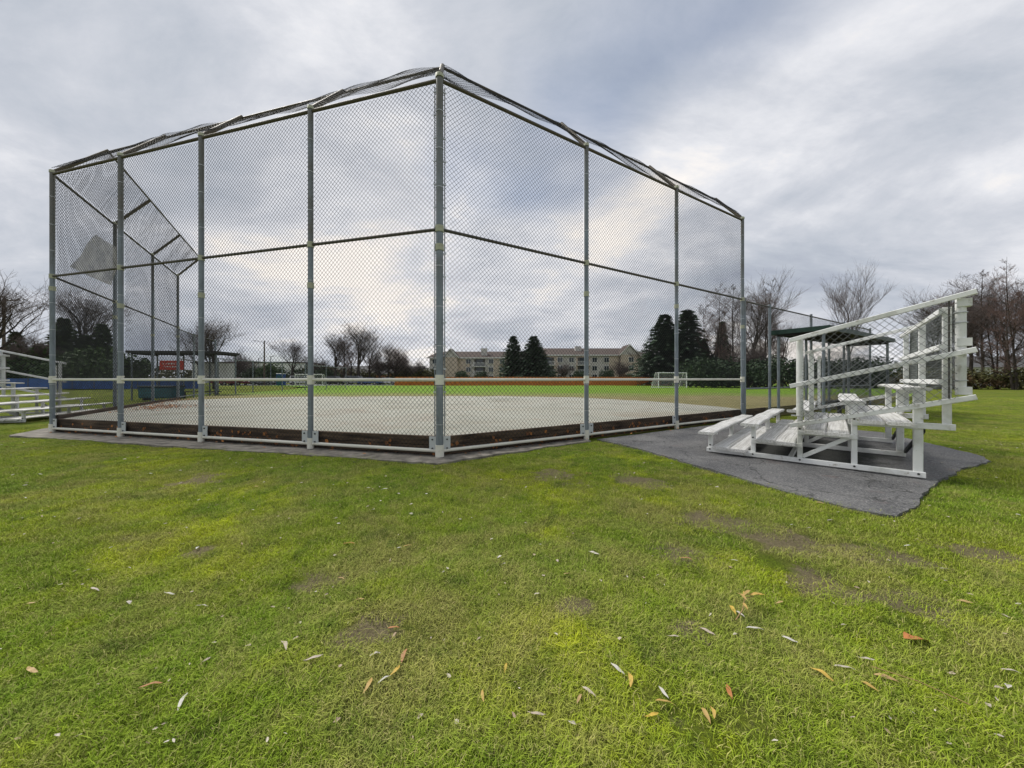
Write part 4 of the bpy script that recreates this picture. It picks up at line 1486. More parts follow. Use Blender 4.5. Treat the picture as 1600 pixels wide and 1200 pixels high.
def bare_tree_mesh(seed, h, levels=5, spread=0.55, upward=0.35, trunk_frac=0.25, multi=1, tw='twig', dens=1.0, tr=0.017):
    r_ = random.Random(seed)
    T, C = MB(), MB()

    def grow(p, d, L, rad, lv):
        segs = 4 if lv < 2 else 3 if lv < 4 else 2
        pts, rads = [p.copy()], [rad]
        q, dd = p.copy(), d.copy()
        end = rad * (0.55 if lv < levels else 0.3)
        for s_ in range(segs):
            j = 0.10 if lv == 0 else 0.2
            dd = (dd + Vector((r_.uniform(-j, j), r_.uniform(-j, j), r_.uniform(-j, j) + upward * 0.12))).normalized()
            q = q + dd * (L / segs)
            pts.append(q.copy())
            rads.append(rad + (end - rad) * (s_ + 1) / segs)
        (T if lv <= 2 else C).tube(pts, rads, 7 if lv == 0 else 5 if lv <= 2 else 3, cap=False)
        if lv >= levels:
            return
        nch = {0: 6, 1: 5, 2: 5, 3: 4, 4: 4}.get(lv, 3)
        nch = max(2, int(round(nch * dens)))
        for k in range(nch):
            t = (r_.uniform(0.55, 1.0) if lv == 0 else r_.uniform(0.25, 1.0)) if k < nch - 1 else 1.0
            i = min(segs - 1, int(t * segs))
            f = t * segs - i
            pp = pts[i].lerp(pts[i + 1], f)
            rr = rads[i] + (rads[i + 1] - rads[i]) * f
            a = r_.uniform(0, 2 * math.pi)
            side = Vector((math.cos(a), math.sin(a), r_.uniform(-0.1, 0.4)))
            nd = (dd * (1 - spread) + side * spread + Vector((0, 0, upward * (0.5 if lv < 2 else 0.12)))).normalized() if k < nch - 1 else (dd + side * 0.25).normalized()
            grow(pp, nd, L * r_.uniform(0.55, 0.80) * (1.1 if lv == 0 else 1), max(0.0085, rr * (0.52 if k < nch - 1 else 0.85)), lv + 1)

    for s_ in range(multi):
        d0 = Vector((r_.uniform(-0.25, 0.25) * (multi > 1), r_.uniform(-0.2, 0.2) * (multi > 1), 1)).normalized()
        grow(Vector((r_.uniform(-0.3, 0.3) * (multi > 1), 0, -0.1)), d0, h * trunk_frac, h * tr / (multi ** 0.4), 0)
    zmax = max(v[2] for v in C.v)
    k = h / zmax
    for b_ in (T, C):
        b_.v = [(x_ * k, y_ * k, z_ * k) for x_, y_, z_ in b_.v]
    return T.mesh('trunk', M['bark']), C.mesh('crown', M[tw])


def pole_tree_mesh(seed, h, stems=1, tw='twig', nbr=34, reach=0.20, clear=0.18):
    """slender winter tree: stems that run to the top with fine ascending side branches"""
    r_ = random.Random(seed)
    T, C = MB(), MB()

    def twig(p, d, L, rad, lv):
        segs = 3
        pts, rads = [p.copy()], [rad]
        q, dd = p.copy(), d.copy()
        for i in range(segs):
            dd = (dd + Vector((r_.uniform(-.22, .22), r_.uniform(-.22, .22), r_.uniform(-.08, .2)))).normalized()
            q = q + dd * (L / segs)
            pts.append(q.copy())
            rads.append(max(0.006, rad * (1 - 0.75 * (i + 1) / segs)))
        (T if lv == 0 else C).tube(pts, rads, 5 if lv == 0 else 3, cap=False)
        if lv >= 3:
            return
        for k in range((7, 5, 3)[lv]):
            t = r_.uniform(0.2, 1.0)
            i = min(segs - 1, int(t * segs))
            pp = pts[i].lerp(pts[i + 1], t * segs - i)
            a = r_.uniform(0, 6.28)
            nd = (dd * 0.75 + Vector((math.cos(a), math.sin(a), r_.uniform(-0.1, 0.5))) * 0.6).normalized()
            twig(pp, nd, L * r_.uniform(0.35, 0.6), max(0.0075, rad * 0.5), lv + 1)

    for s_ in range(stems):
        base = Vector((r_.uniform(-.35, .35), r_.uniform(-.3, .3), -0.1)) * (stems > 1)
        hh = h * (1.0 if s_ == 0 else r_.uniform(0.72, 0.95))
        lean = Vector((r_.uniform(-1, 1), r_.uniform(-1, 1), 0)) * (0.10 if stems > 1 else 0.035)
        n_ = 9
        pts = []
        for i in range(n_ + 1):
            t = i / n_
            w = Vector((0.012 * h * math.sin(4 * t + seed + s_), 0.012 * h * math.sin(5 * t + 2 * seed + s_), 0))
            pts.append(base + lean * hh * t + w * t + Vector((0, 0, hh * t)))
        rads = [max(0.012, h * 0.0115 / stems ** 0.35 * (1 - 0.93 * i / n_)) for i in range(n_ + 1)]
        T.tube(pts, rads, 7, cap=False)
        for k in range(int(nbr / stems ** 0.6)):
            t = clear + (0.97 - clear) * ((k + r_.random()) / int(nbr / stems ** 0.6))
            i = min(n_ - 1, int(t * n_))
            p = pts[i].lerp(pts[i + 1], t * n_ - i)
            a = k * 2.4 + r_.uniform(-.6, .6)
            up = r_.uniform(0.35, 1.0)
            d = Vector((math.cos(a), math.sin(a), up)).normalized()
            env = math.sin(math.pi * min(1, max(0.08, (t - clear) / (1 - clear) * 0.78 + 0.2)))
            twig(p, d, h * reach * env * r_.uniform(0.6, 1.25), max(0.014, rads[i] * 0.42), 0)
    return T.mesh('trunk', M['bark']), C.mesh('crown', M[tw])


def place_tree(name, label, meshes, x, D, s=1.0, rz=None, group=None, sx=1.0, z=0.0, cat='tree'):
    t = thing(name, label, cat, (px(x, D), D, z), rnd.uniform(0, 6.28) if rz is None else rz, group)
    t.scale = (s * sx, s * sx, s)
    for nm, me in zip(('trunk', 'crown'), meshes):
        if me is not None:
            link(nm, me, t)
    return t


def conifer_mesh(seed, h, w, mat, droop=0.35, nb=420, trunk=True, leaf=0.34, base=0.06, rag=0.35):
    r_ = random.Random(seed)
    C = MB()
    for k in range(nb):
        t = (k / nb) ** 0.85
        z = h * (base + (1 - base) * t)
        R0 = w * (1 - t) ** 0.85 * r_.uniform(1 - rag, 1.12) + 0.12
        a = k * 2.39996 + r_.uniform(-0.4, 0.4)
        n_ = max(2, int(R0 / 0.28))
        for j in range(n_):
            f = (j + r_.uniform(0.3, 1.0)) / n_
            rr = R0 * f
            p = Vector((rr * math.cos(a), rr * math.sin(a), z - droop * rr * f + r_.uniform(-0.08, 0.08)))
            L = leaf * r_.uniform(0.7, 1.4)
            for q in range(2):
                aa = a + r_.uniform(-1.0, 1.0)
                d = Vector((math.cos(aa), math.sin(aa), -droop * 0.7 + r_.uniform(-0.35, 0.3))).normalized()
                s_ = Vector((-math.sin(aa), math.cos(aa), r_.uniform(-0.6, 0.6))).normalized() * L * 0.30
                C.add([p - s_ * 0.5, p + d * L * 0.5 + s_, p + d * L, p + d * L * 0.5 - s_], [(0, 1, 2, 3)])
    T = MB().tube([(0, 0, -0.1), (0, 0, h * 0.55), (0, 0, h * 0.98)], [h * 0.018 + 0.05, h * 0.01 + 0.03, 0.02], 7)
    return T.mesh('trunk', M['bark']), C.mesh('crown', mat)


def bush_mesh(seed, w, h, mat, n_=1400, leaf=0.16, lumps=9, flat=0.0, stems=True):
    """clumped leaf faces through a lumpy volume"""
    r_ = random.Random(seed)
    C = MB()
    L_ = [(r_.uniform(-0.55, 0.55) * w, r_.uniform(-0.45, 0.45) * w, r_.uniform(0.25, 0.72) * h, r_.uniform(0.28, 0.48)) for _ in range(lumps)]
    for k in range(n_):
        lx_, ly_, lz_, lr = r_.choice(L_)
        d = Vector((r_.gauss(0, 1), r_.gauss(0, 1), r_.gauss(0, 1))).normalized() * (r_.random() ** 0.35)
        p = Vector((lx_ + d.x * lr * w * 0.9, ly_ + d.y * lr * w * 0.9, lz_ + d.z * lr * h * 0.8))
        p.z = max(0.05, p.z)
        a, b = r_.uniform(0, 6.28), r_.uniform(-1.2, 1.2)
        u = Vector((math.cos(a) * math.cos(b), math.sin(a) * math.cos(b), math.sin(b))) * leaf * r_.uniform(0.6, 1.5)
        v = u.cross(Vector((r_.uniform(-1, 1), r_.uniform(-1, 1), r_.uniform(-1, 1)))).normalized() * leaf * 0.5
        C.add([p - u * 0.5, p + v, p + u * 0.5, p - v], [(0, 1, 2, 3)])
    T = MB()
    for k in range(4):
        a = k * 1.6
        T.tube([(0, 0, -0.1), (math.cos(a) * w * 0.2, math.sin(a) * w * 0.2, h * 0.35)], [0.06, 0.02], 5, cap=False)
    return T.mesh('trunk', M['bark']), C.mesh('crown', mat)


BT = [bare_tree_mesh(11, 16, 5, 0.48, 0.5, 0.24, 1, 'twig', 0.9),
      bare_tree_mesh(29, 16, 5, 0.55, 0.45, 0.24, 1, 'twig', 1.0),
      pole_tree_mesh(37, 18, 3, 'twig_red', 40, 0.17, 0.12),
      bare_tree_mesh(41, 12, 5, 0.60, 0.30, 0.20, 1, 'twig', 1.15),
      pole_tree_mesh(53, 18, 1, 'twig', 34, 0.24, 0.16),
      pole_tree_mesh(59, 18, 2, 'twig', 40, 0.20, 0.2),
      bare_tree_mesh(53, 18, 5, 0.44, 0.50, 0.28, 1, 'twig', 0.95, 0.013),
      bare_tree_mesh(67, 18, 5, 0.48, 0.45, 0.26, 1, 'twig', 0.95, 0.014)]
SPRUCE = [conifer_mesh(5, 14, 4.3, M['needle'], 0.30, 560, leaf=0.6, rag=0.65), conifer_mesh(6, 14, 4.8, M['needle'], 0.22, 760, leaf=0.55, rag=0.3)]
CEDAR = [conifer_mesh(8, 12, 3.6, M['cedar'], 0.45, 700, leaf=0.5, rag=0.45), conifer_mesh(9, 10, 3.6, M['cedar'], 0.4, 600, leaf=0.5, rag=0.5)]
SHRUB = [bush_mesh(3, 2.0, 3.4, M['shrub'], 2200, 0.2, 12), bush_mesh(4, 2.4, 2.6, M['olive'], 1800, 0.2, 10),
         bush_mesh(6, 2.4, 2.6, M['brown_bush'], 1800, 0.18, 10), bush_mesh(7, 2.2, 2.4, M['rust_bush'], 1600, 0.18, 10),
         bush_mesh(12, 4.0, 6.0, M['cedar'], 3600, 0.34, 16)]

# two spruces before the apartments and the shrubs at their feet
place_tree('spruce_tree', 'dark spruce on the left of the pair before the apartment block', SPRUCE[0], 802, 82, 0.80, None, 'conifers beyond the outfield', 1.45)
place_tree('spruce_tree', 'fuller green spruce on the right of the pair before the apartment block', SPRUCE[1], 834, 82, 0.80, None, 'conifers beyond the outfield', 1.6)
for x, s, lb in ((723, 1.0, 'round dark shrub at the left end of the apartment block'), (752, 0.95, 'round dark shrub right of the first one before the apartments'), (674, 0.7, 'small dark shrub left of the apartment block'),
                 (857, 0.95, 'dark shrub at the right foot of the fuller spruce'), (907, 1.0, 'dark shrub behind the fourth fence post before the apartments'),
                 (947, 1.05, 'dark shrub before the right half of the apartments'), (980, 1.0, 'dark shrub under the right gable of the apartments')):
    place_tree('shrub', lb, SHRUB[0] if x != 980 else SHRUB[2], x, 88, s * 1.05, None, 'shrubs before the apartment block', 1.25, 0, 'shrub')
place_tree('bare_tree', 'small bare tree before the right gable of the apartments', BT[3], 968, 90, 0.62, None, 'bare trees beyond the outfield')
place_tree('bare_tree', 'small bare tree before the middle of the apartment block', BT[3], 883, 92, 0.55, None, 'bare trees beyond the outfield')
place_tree('bare_tree', 'bare tree at the right corner of the apartment block', BT[1], 1005, 86, 0.62, None, 'bare trees beyond the outfield', 1.1)
# dark conifers to the right of the block
place_tree('spruce_tree', 'big dark conifer nearest to the right end of the apartments', SPRUCE[1], 1038, 66, 0.95, None, 'conifers beyond the outfield', 1.5)
place_tree('spruce_tree', 'tall dark conifer between the big one and the reddish tree', SPRUCE[0], 1074, 64, 0.98, None, 'conifers beyond the outfield', 1.55)
place_tree('spruce_tree', 'lower ragged conifer under the tall reddish tree', CEDAR[1], 1100, 62, 0.82, None, 'conifers beyond the outfield')
place_tree('bare_tree', 'tall reddish bare tree behind the right end of the backstop', BT[2], 1122, 60, 0.98, None, 'bare trees beyond the outfield')
place_tree('cedar_tree', 'ragged olive cedar inside the tall reddish tree', CEDAR[0], 1128, 62, 0.95, None, 'conifers beyond the outfield', 0.8)
place_tree('bare_tree', 'tall bare tree rising just right of the last backstop post', BT[6], 1180, 54, 1.02, 0.6, 'bare trees beyond the outfield')
place_tree('bare_tree', 'leaning bare tree between the backstop end and the dugout', BT[2], 1206, 56, 0.88, 2.2, 'bare trees beyond the outfield', 1.2)
place_tree('bare_tree', 'reddish many stemmed tree low behind the backstop end', BT[3], 1160, 52, 0.72, None, 'bare trees beyond the outfield')
# lone tree above the dugout
place_tree('bare_tree', 'round headed bare tree standing alone above the dugout roof', BT[6], 1331, 50, 1.04, 1.0, 'bare trees beyond the outfield', 0.66)
# right group
for x, D, s, m_i, lb in ((1478, 46, 0.86, 1, 'dense bare tree behind the top of the bleacher guard'), (1512, 50, 0.88, 7, 'tall bare tree right of the bleacher guard'), (1555, 42, 0.70, 5, 'bare tree with dark trunk near the right edge'),
                         (1590, 40, 0.85, 2, 'reddish bare tree cut by the right edge'), (1530, 66, 0.80, 5, 'slim bare tree before the white house'), (1640, 44, 0.9, 1, 'bare tree just past the right edge with limbs in view')):
    place_tree('bare_tree', lb, BT[m_i], x, D, s, None, 'bare trees on the right side')
# bottom hedge on the right
HB = [bush_mesh(21, 2.6, 1.9, M['brown_bush'], 1500, 0.16, 12), bush_mesh(22, 2.8, 2.6, M['olive'], 1500, 0.18, 12), bush_mesh(24, 3.0, 3.4, M['shrub'], 2000, 0.22, 12)]
for k in range(17):
    x = 1100 + k * 33 + rnd.uniform(-6, 6)
    D = 50 - 0.55 * k + rnd.uniform(-1, 1)
    kind = 2 if k < 9 else (0 if k % 2 else 1)
    place_tree('hedge_bush', ('dark bush in the thicket behind the right fence' if kind == 2 else 'brown leafless hedge bush at the right edge of the lawn' if kind == 0 else 'olive hedge bush at the right edge of the lawn'), HB[kind], x, D, rnd.uniform(0.9, 1.25) * (1.25 if kind == 2 else 0.85), None,
               'thicket bushes behind the right fence' if kind == 2 else 'brown hedge bushes on the right' if kind == 0 else 'olive hedge bushes on the right', 1.2, 0, 'bush')
# left background: cedars, bare trees, hoarding
for x, D, s, m_i, lb in ((-30, 46, 0.75, 1, 'broad dark cedar cut by the left edge'), (25, 46, 0.62, 0, 'dark cedar behind the left bleacher guard'), (62, 47, 0.60, 1, 'low dark cedar left of the first backstop post'),
                         (100, 48, 0.80, 0, 'dark cedar just right of the first backstop post'), (132, 49, 0.74, 1, 'dark cedar left of the second backstop post'), (160, 50, 0.76, 0, 'dark cedar behind the second backstop post')):
    place_tree('cedar_tree', lb, CEDAR[m_i], x, D, s, None, 'cedars behind the blue hoarding', 1.25)
for k, x in enumerate((-40, -5, 18, 48, 84, 112, 146, 172)):
    place_tree('cedar_bush', 'bushy low evergreen filling the gaps between the left cedars', SHRUB[4], x, 44 + (k % 3) * 0.8, 0.78 + 0.1 * (k % 4) * 0.6, None, 'low evergreens behind the blue hoarding', 1.15, 0, 'bush')
for x, D, s, m_i, lb in ((-10, 38, 0.85, 1, 'bare tree cut by the left edge of the picture'), (36, 44, 0.72, 3, 'low spreading bare tree before the left cedars'), (128, 52, 1.0, 1, 'bare tree above the cedars under the torn windscreen'),
                         (336, 44, 0.60, 1, 'bare tree right of the left dugout roof'), (312, 52, 0.66, 0, 'bare tree behind the left dugout roof')):
    place_tree('bare_tree', lb, BT[m_i], x, D, s, None, 'bare trees on the left side')
for x, D, s, m_i, lb in ((524, 78, 0.78, 1, 'bare tree with forked trunk right of the second post'), (536, 82, 0.85, 2, 'reddish bare tree behind the forked one'), (560, 76, 0.90, 1, 'largest bare tree in the row beyond the car park'),
                         (594, 78, 0.74, 3, 'low bare tree near the left end of the orange fence'), (616, 80, 0.78, 3, 'low bare tree at the left end of the orange fence'), (636, 84, 0.62, 3, 'small bare tree left of the apartment block'),
                         (367, 72, 0.7, 3, 'bare tree beside the red cars'), (455, 76, 0.68, 1, 'slim bare tree behind the blue toilet')):
    place_tree('bare_tree', lb, BT[m_i], x, D, s, None, 'bare trees by the car park')
for x, D, s, m_i, lb in ((506, 84, 0.62, 3, 'low bare tree just right of the third post'), (548, 88, 0.78, 0, 'bare tree between the forked and the largest ones'), (578, 84, 0.80, 0, 'bare tree right of the largest one beyond the car park'),
                         (606, 88, 0.70, 1, 'bare tree above the left end of the orange fence'), (626, 92, 0.66, 0, 'bare tree just left of the small one by the apartments'), (652, 90, 0.60, 3, 'low bare tree nearest to the left end of the apartments'),
                         (478, 88, 0.58, 0, 'slim bare tree above the far goal'), (392, 86, 0.60, 3, 'low bare tree left of the thin utility pole')):
    place_tree('bare_tree', lb, BT[m_i], x, D, s, None, 'bare trees by the car park')
for k, x in enumerate((385, 401, 416, 432, 470, 490, 502, 516)):
    place_tree('hedge_bush', 'dark bush in the hedge along the far car park', HB[2], x, 82 + rnd.uniform(-1, 1), rnd.uniform(0.95, 1.2), None, 'hedge bushes along the car park', 1.1, 0, 'bush')
place_tree('cedar_tree', 'rounded dark evergreen behind the thin utility pole', SHRUB[4], 421, 74, 0.85, None, None)
for k, (x, D, s_, m_i) in enumerate(((1665, 50, 0.9, 4), (1700, 46, 0.85, 5), (1735, 52, 0.95, 1), (1790, 50, 0.9, 4))):
    place_tree('bare_tree', 'bare tree past the right edge of the lawn', BT[m_i], x, D, s_, None, 'bare trees past the right edge')
# fuller belt of bare trees behind the right end of the backstop and on the far right
for x, D, s_, m_i, lb in ((1098, 66, 0.86, 4, 'slender bare tree among the conifers left of the tall reddish one'), (1146, 58, 0.94, 4, 'bare tree close behind the last backstop post'),
                          (1192, 62, 1.05, 5, 'tall fine twigged tree between the last post and the side fence'), (1222, 60, 0.72, 0, 'bare tree above the left end of the dugout roof'),
                          (1140, 64, 0.62, 2, 'low reddish tree under the tall ones behind the backstop end'), (1255, 62, 0.55, 3, 'low spreading bare tree behind the dugout roof')):
    place_tree('bare_tree', lb, BT[m_i], x, D, s_, None, 'bare trees beyond the outfield')
for x, D, s_, m_i, lb in ((1460, 52, 0.86, 6, 'slender bare tree left of the bleacher guard top'), (1494, 56, 0.95, 7, 'tall slender tree right behind the guard pipe'), (1536, 47, 0.88, 4, 'slender dark bare tree among the right hand trees'),
                          (1568, 52, 0.98, 6, 'tall reddish tree second from the right edge'), (1615, 50, 0.85, 5, 'slender bare tree cut by the right edge'), (1440, 60, 0.72, 3, 'low bare tree seen through the back guard')):
    place_tree('bare_tree', lb, BT[m_i], x, D, s_, None, 'bare trees on the right side')

for k, x in enumerate((500, 515, 545, 575, 600, 625, 640, 655, 668)):
    kind = 2 if k == 4 else 1
    place_tree('hedge_bush', 'rust coloured bush behind the white sedan' if k == 4 else 'olive bush in the belt left of the apartments', SHRUB[3] if k == 4 else SHRUB[1], x, 90 + rnd.uniform(-2, 2), rnd.uniform(1.2, 1.8) if k != 4 else 1.2, None, None if k == 4 else 'olive bushes left of the apartments', 1.2, 0, 'bush')
# distant belt of woodland that closes the horizon
wb = MB()
rw = random.Random(77)
for k in range(24000):
    a = rw.uniform(-1.25, 1.25)
    D = rw.uniform(190, 240)
    hh = 7.5 + 3.5 * mnoise.noise((a * 14, 0, 1)) + 2.0 * mnoise.noise((a * 47, 3, 1))
    p = Vector((D * math.sin(a) * 1.6, D * math.cos(a) * 0.9 + 20, rw.uniform(0, 1) ** 1.15 * hh))
    L = rw.uniform(0.8, 2.2)
    d = Vector((rw.uniform(-1, 1), rw.uniform(-0.4, 0.4), rw.uniform(-0.3, 1))).normalized() * L
    s_ = Vector((rw.uniform(-1, 1), rw.uniform(-1, 1), rw.uniform(-1, 1))).normalized() * L * 0.5
    wb.add([p - d * 0.5, p + s_, p + d * 0.5, p - s_], [(0, 1, 2, 3)])
wb.build('distant_woods', M['olive'], None, 'stuff')['label'] = 'far belt of winter woodland along the horizon'

# ------------------------------------------------------------------ grass blades (stuff)
src = bpy.data.collections.new('grass_tufts')
for k in range(5):
    r_ = random.Random(100 + k)
    b_ = MB()
    for q in range(42):
        a, rr = r_.uniform(0, 6.28), 0.075 * math.sqrt(r_.random())
        p = Vector((rr * math.cos(a), rr * math.sin(a), -0.008))
        h = r_.uniform(0.010, 0.027) * (1.5 if k == 0 else 1.0)
        la = r_.uniform(0, 6.28)
        lean = Vector((math.cos(la), math.sin(la), 0)) * h * r_.uniform(0.4, 1.6)
        wd = r_.uniform(0.0006, 0.0015)
        s_ = Vector((-math.sin(la), math.cos(la), 0)) * wd
        m1 = p + lean * 0.35 + Vector((0, 0, h * 0.65))
        tp = p + lean + Vector((0, 0, h * r_.uniform(0.75, 1.0)))
        b_.add([p - s_, p + s_, m1 + s_ * 0.8, m1 - s_ * 0.8, tp], [(0, 1, 2, 3), (3, 2, 4)])
    o = bpy.data.objects.new('tuft', b_.mesh('tuft', M['blade']))
    src.objects.link(o)

rg = np.random.default_rng(5)


def in_poly(P_, poly):
    x_, y_ = P_[:, 0], P_[:, 1]
    ins = np.zeros(len(P_), bool)
    j = len(poly) - 1
    for i in range(len(poly)):
        xi, yi = poly[i]
        xj, yj = poly[j]
        c = ((yi > y_) != (yj > y_)) & (x_ < (xj - xi) * (y_ - yi) / (yj - yi + 1e-12) + xi)
        ins ^= c
        j = i
    return ins


pts = []
for (y0, y1, dn) in ((0.85, 1.6, 1500), (1.6, 2.6, 1100), (2.6, 4.0, 750), (4.0, 6.0, 430), (6.0, 9.0, 240), (9.0, 14.0, 110), (14, 24, 45)):
    w = 1.56 * y1 + 2.0
    n_ = int(dn * 2 * w * (y1 - y0))
    P_ = np.stack([rg.uniform(-w, w, n_), rg.uniform(y0, y1, n_)], 1)
    P_ = P_[np.abs(P_[:, 0]) < 1.52 * P_[:, 1] + 1.6]
    pts.append(P_)
P_ = np.concatenate(pts)
# keep off the pad (a ragged 6 cm overlap remains), the apron and the field
c_ = np.mean(np.array(PAD), 0)
inpad = in_poly(P_ + rg.normal(0, 0.085, P_.shape), [tuple(c_ + (np.array(p) - c_) * 0.958) for p in PAD])
fieldpoly = [(p.x, p.y) for p in (pA, pB)] + [((LEND + oL * 0.25).x, (LEND + oL * 0.25).y), ((LEFTC + (oC + oL) * 0.30).x, (LEFTC + (oC + oL) * 0.30).y),
                                              ((CORNER + (oC + oR) * 0.22).x, (CORNER + (oC + oR) * 0.22).y), ((REND + dirR * 0.0 + oR * 0.20).x, (REND + oR * 0.20).y),
                                              ((pG + oR * 0.2).x, (pG + oR * 0.2).y), (60, 90), (-60, 90)]
infield = in_poly(P_ + rg.normal(0, 0.035, P_.shape), fieldpoly)
P_ = P_[~inpad & ~infield]
# thin the turf over worn bare spots
keep = []
rk = random.Random(8)
for x_, y_ in P_:
    w_ = 0.0
    for bx, by, br in BARE:
        d_ = math.hypot((x_ - bx) / 1.5, y_ - by) / br
        if d_ < 1.3:
            w_ = max(w_, 1.25 - d_ + 0.9 * mnoise.noise((x_ * 5, y_ * 5, 1.0)))
    w_ = max(w_, 2.6 * (mnoise.noise((x_ * 1.9, y_ * 1.9, 7.0)) + 0.5 * mnoise.noise((x_ * 6, y_ * 6, 3.0)) - 0.42))
    keep.append(rk.random() > min(0.93, w_))
P_ = P_[np.array(keep)]
gz = [lawn_h(x_, y_) for x_, y_ in P_]
gm = bpy.data.meshes.new('grass')
gm.from_pydata([(float(a), float(b), float(z)) for (a, b), z in zip(P_, gz)], [], [])
gm.materials.append(M['blade'])
grass = link('grass', gm, None, 'stuff')
grass['label'] = 'short patchy winter grass with moss and straw'
ng = bpy.data.node_groups.new('grass_scatter', 'GeometryNodeTree')
ng.interface.new_socket('Geometry', in_out='INPUT', socket_type='NodeSocketGeometry')
ng.interface.new_socket('Geometry', in_out='OUTPUT', socket_type='NodeSocketGeometry')
gi = ng.nodes.new('NodeGroupInput')
go = ng.nodes.new('NodeGroupOutput')
ci = ng.nodes.new('GeometryNodeCollectionInfo')
ci.inputs['Collection'].default_value = src
ci.inputs['Separate Children'].default_value = True
ci.inputs['Reset Children'].default_value = True
ip = ng.nodes.new('GeometryNodeInstanceOnPoints')
ip.inputs['Pick Instance'].default_value = True
rv = ng.nodes.new('FunctionNodeRandomValue')
rv.data_type = 'FLOAT_VECTOR'
rv.inputs[0].default_value = (-0.15, -0.15, 0)
rv.inputs[1].default_value = (0.15, 0.15, 6.283)
rs = ng.nodes.new('FunctionNodeRandomValue')
rs.data_type = 'FLOAT'
rs.inputs[2].default_value = 0.55
rs.inputs[3].default_value = 1.5
rs.inputs['Seed'].default_value = 4
ng.links.new(gi.outputs[0], ip.inputs['Points'])
ng.links.new(ci.outputs[0], ip.inputs['Instance'])
ng.links.new(rv.outputs[0], ip.inputs['Rotation'])
ng.links.new(rs.outputs[1], ip.inputs['Scale'])
ng.links.new(ip.outputs[0], go.inputs[0])
gmod = grass.modifiers.new('scatter', 'NODES')
gmod.node_group = ng

# ------------------------------------------------------------------ fallen leaves


def leaf_mesh(name, mat, L=0.09, w=0.014, curl=0.02, seed=0, broad=False):
    r_ = random.Random(seed)
    b_ = MB()
    n_ = 9
    vs_ = []
    for i in range(n_):
        t = i / (n_ - 1)
        if broad:
            hw = w * (math.sin(math.pi * min(1, t * 1.05)) ** 0.7) * (1 + 0.35 * math.sin(9 * t))
        else:
            hw = w * 0.5 * math.sin(math.pi * t) ** 0.8
        c = Vector((L * (t - 0.5), (0.0, 0.005, -0.008)[seed % 3] * math.sin(3.1 * t) * (L / 0.09), 0.45 * curl * math.sin(math.pi * t) + 0.002 * math.sin(11 * t + seed)))
        vs_ += [c + Vector((0, -hw, hw * (0.25 + 0.3 * math.sin(3 * t + seed)))), c, c + Vector((0, hw, hw * (0.15 + 0.3 * math.cos(4 * t + seed))))]
    fs = []
    for i in range(n_ - 1):
        a = i * 3
        fs += [(a, a + 1, a + 4, a + 3), (a + 1, a + 2, a + 5, a + 4)]
    b_.add(vs_, fs, True)
    return b_.mesh(name, mat)


LM = {'w': [leaf_mesh('leaf', M['leaf_pale'], 0.095, 0.016, 0.014, k) for k in range(3)],
      's': [leaf_mesh('leaf', M['leaf_pale'], 0.05, 0.022, 0.012, k) for k in range(2)],
      't': [leaf_mesh('leaf', M['leaf_tan'], 0.085, 0.018, 0.016, k) for k in range(3)],
      'y': [leaf_mesh('leaf', M['leaf_yellow'], 0.09, 0.019, 0.018, k) for k in range(3)],
      'o': [leaf_mesh('leaf', M['leaf_orange'], 0.09, 0.022, 0.014, k) for k in range(2)],
      'b': [leaf_mesh('leaf', M['leaf_orange'], 0.11, 0.034, 0.016, k, True) for k in range(2)]}
GEN = {'w': 'pale narrow willow leaf lying on the grass', 's': 'small pale curled leaf lying on the grass', 't': 'tan dry willow leaf lying on the grass',
       'y': 'yellow willow leaf lying on the grass', 'o': 'orange brown leaf lying on the grass', 'b': 'broad orange brown leaf lying on the grass'}
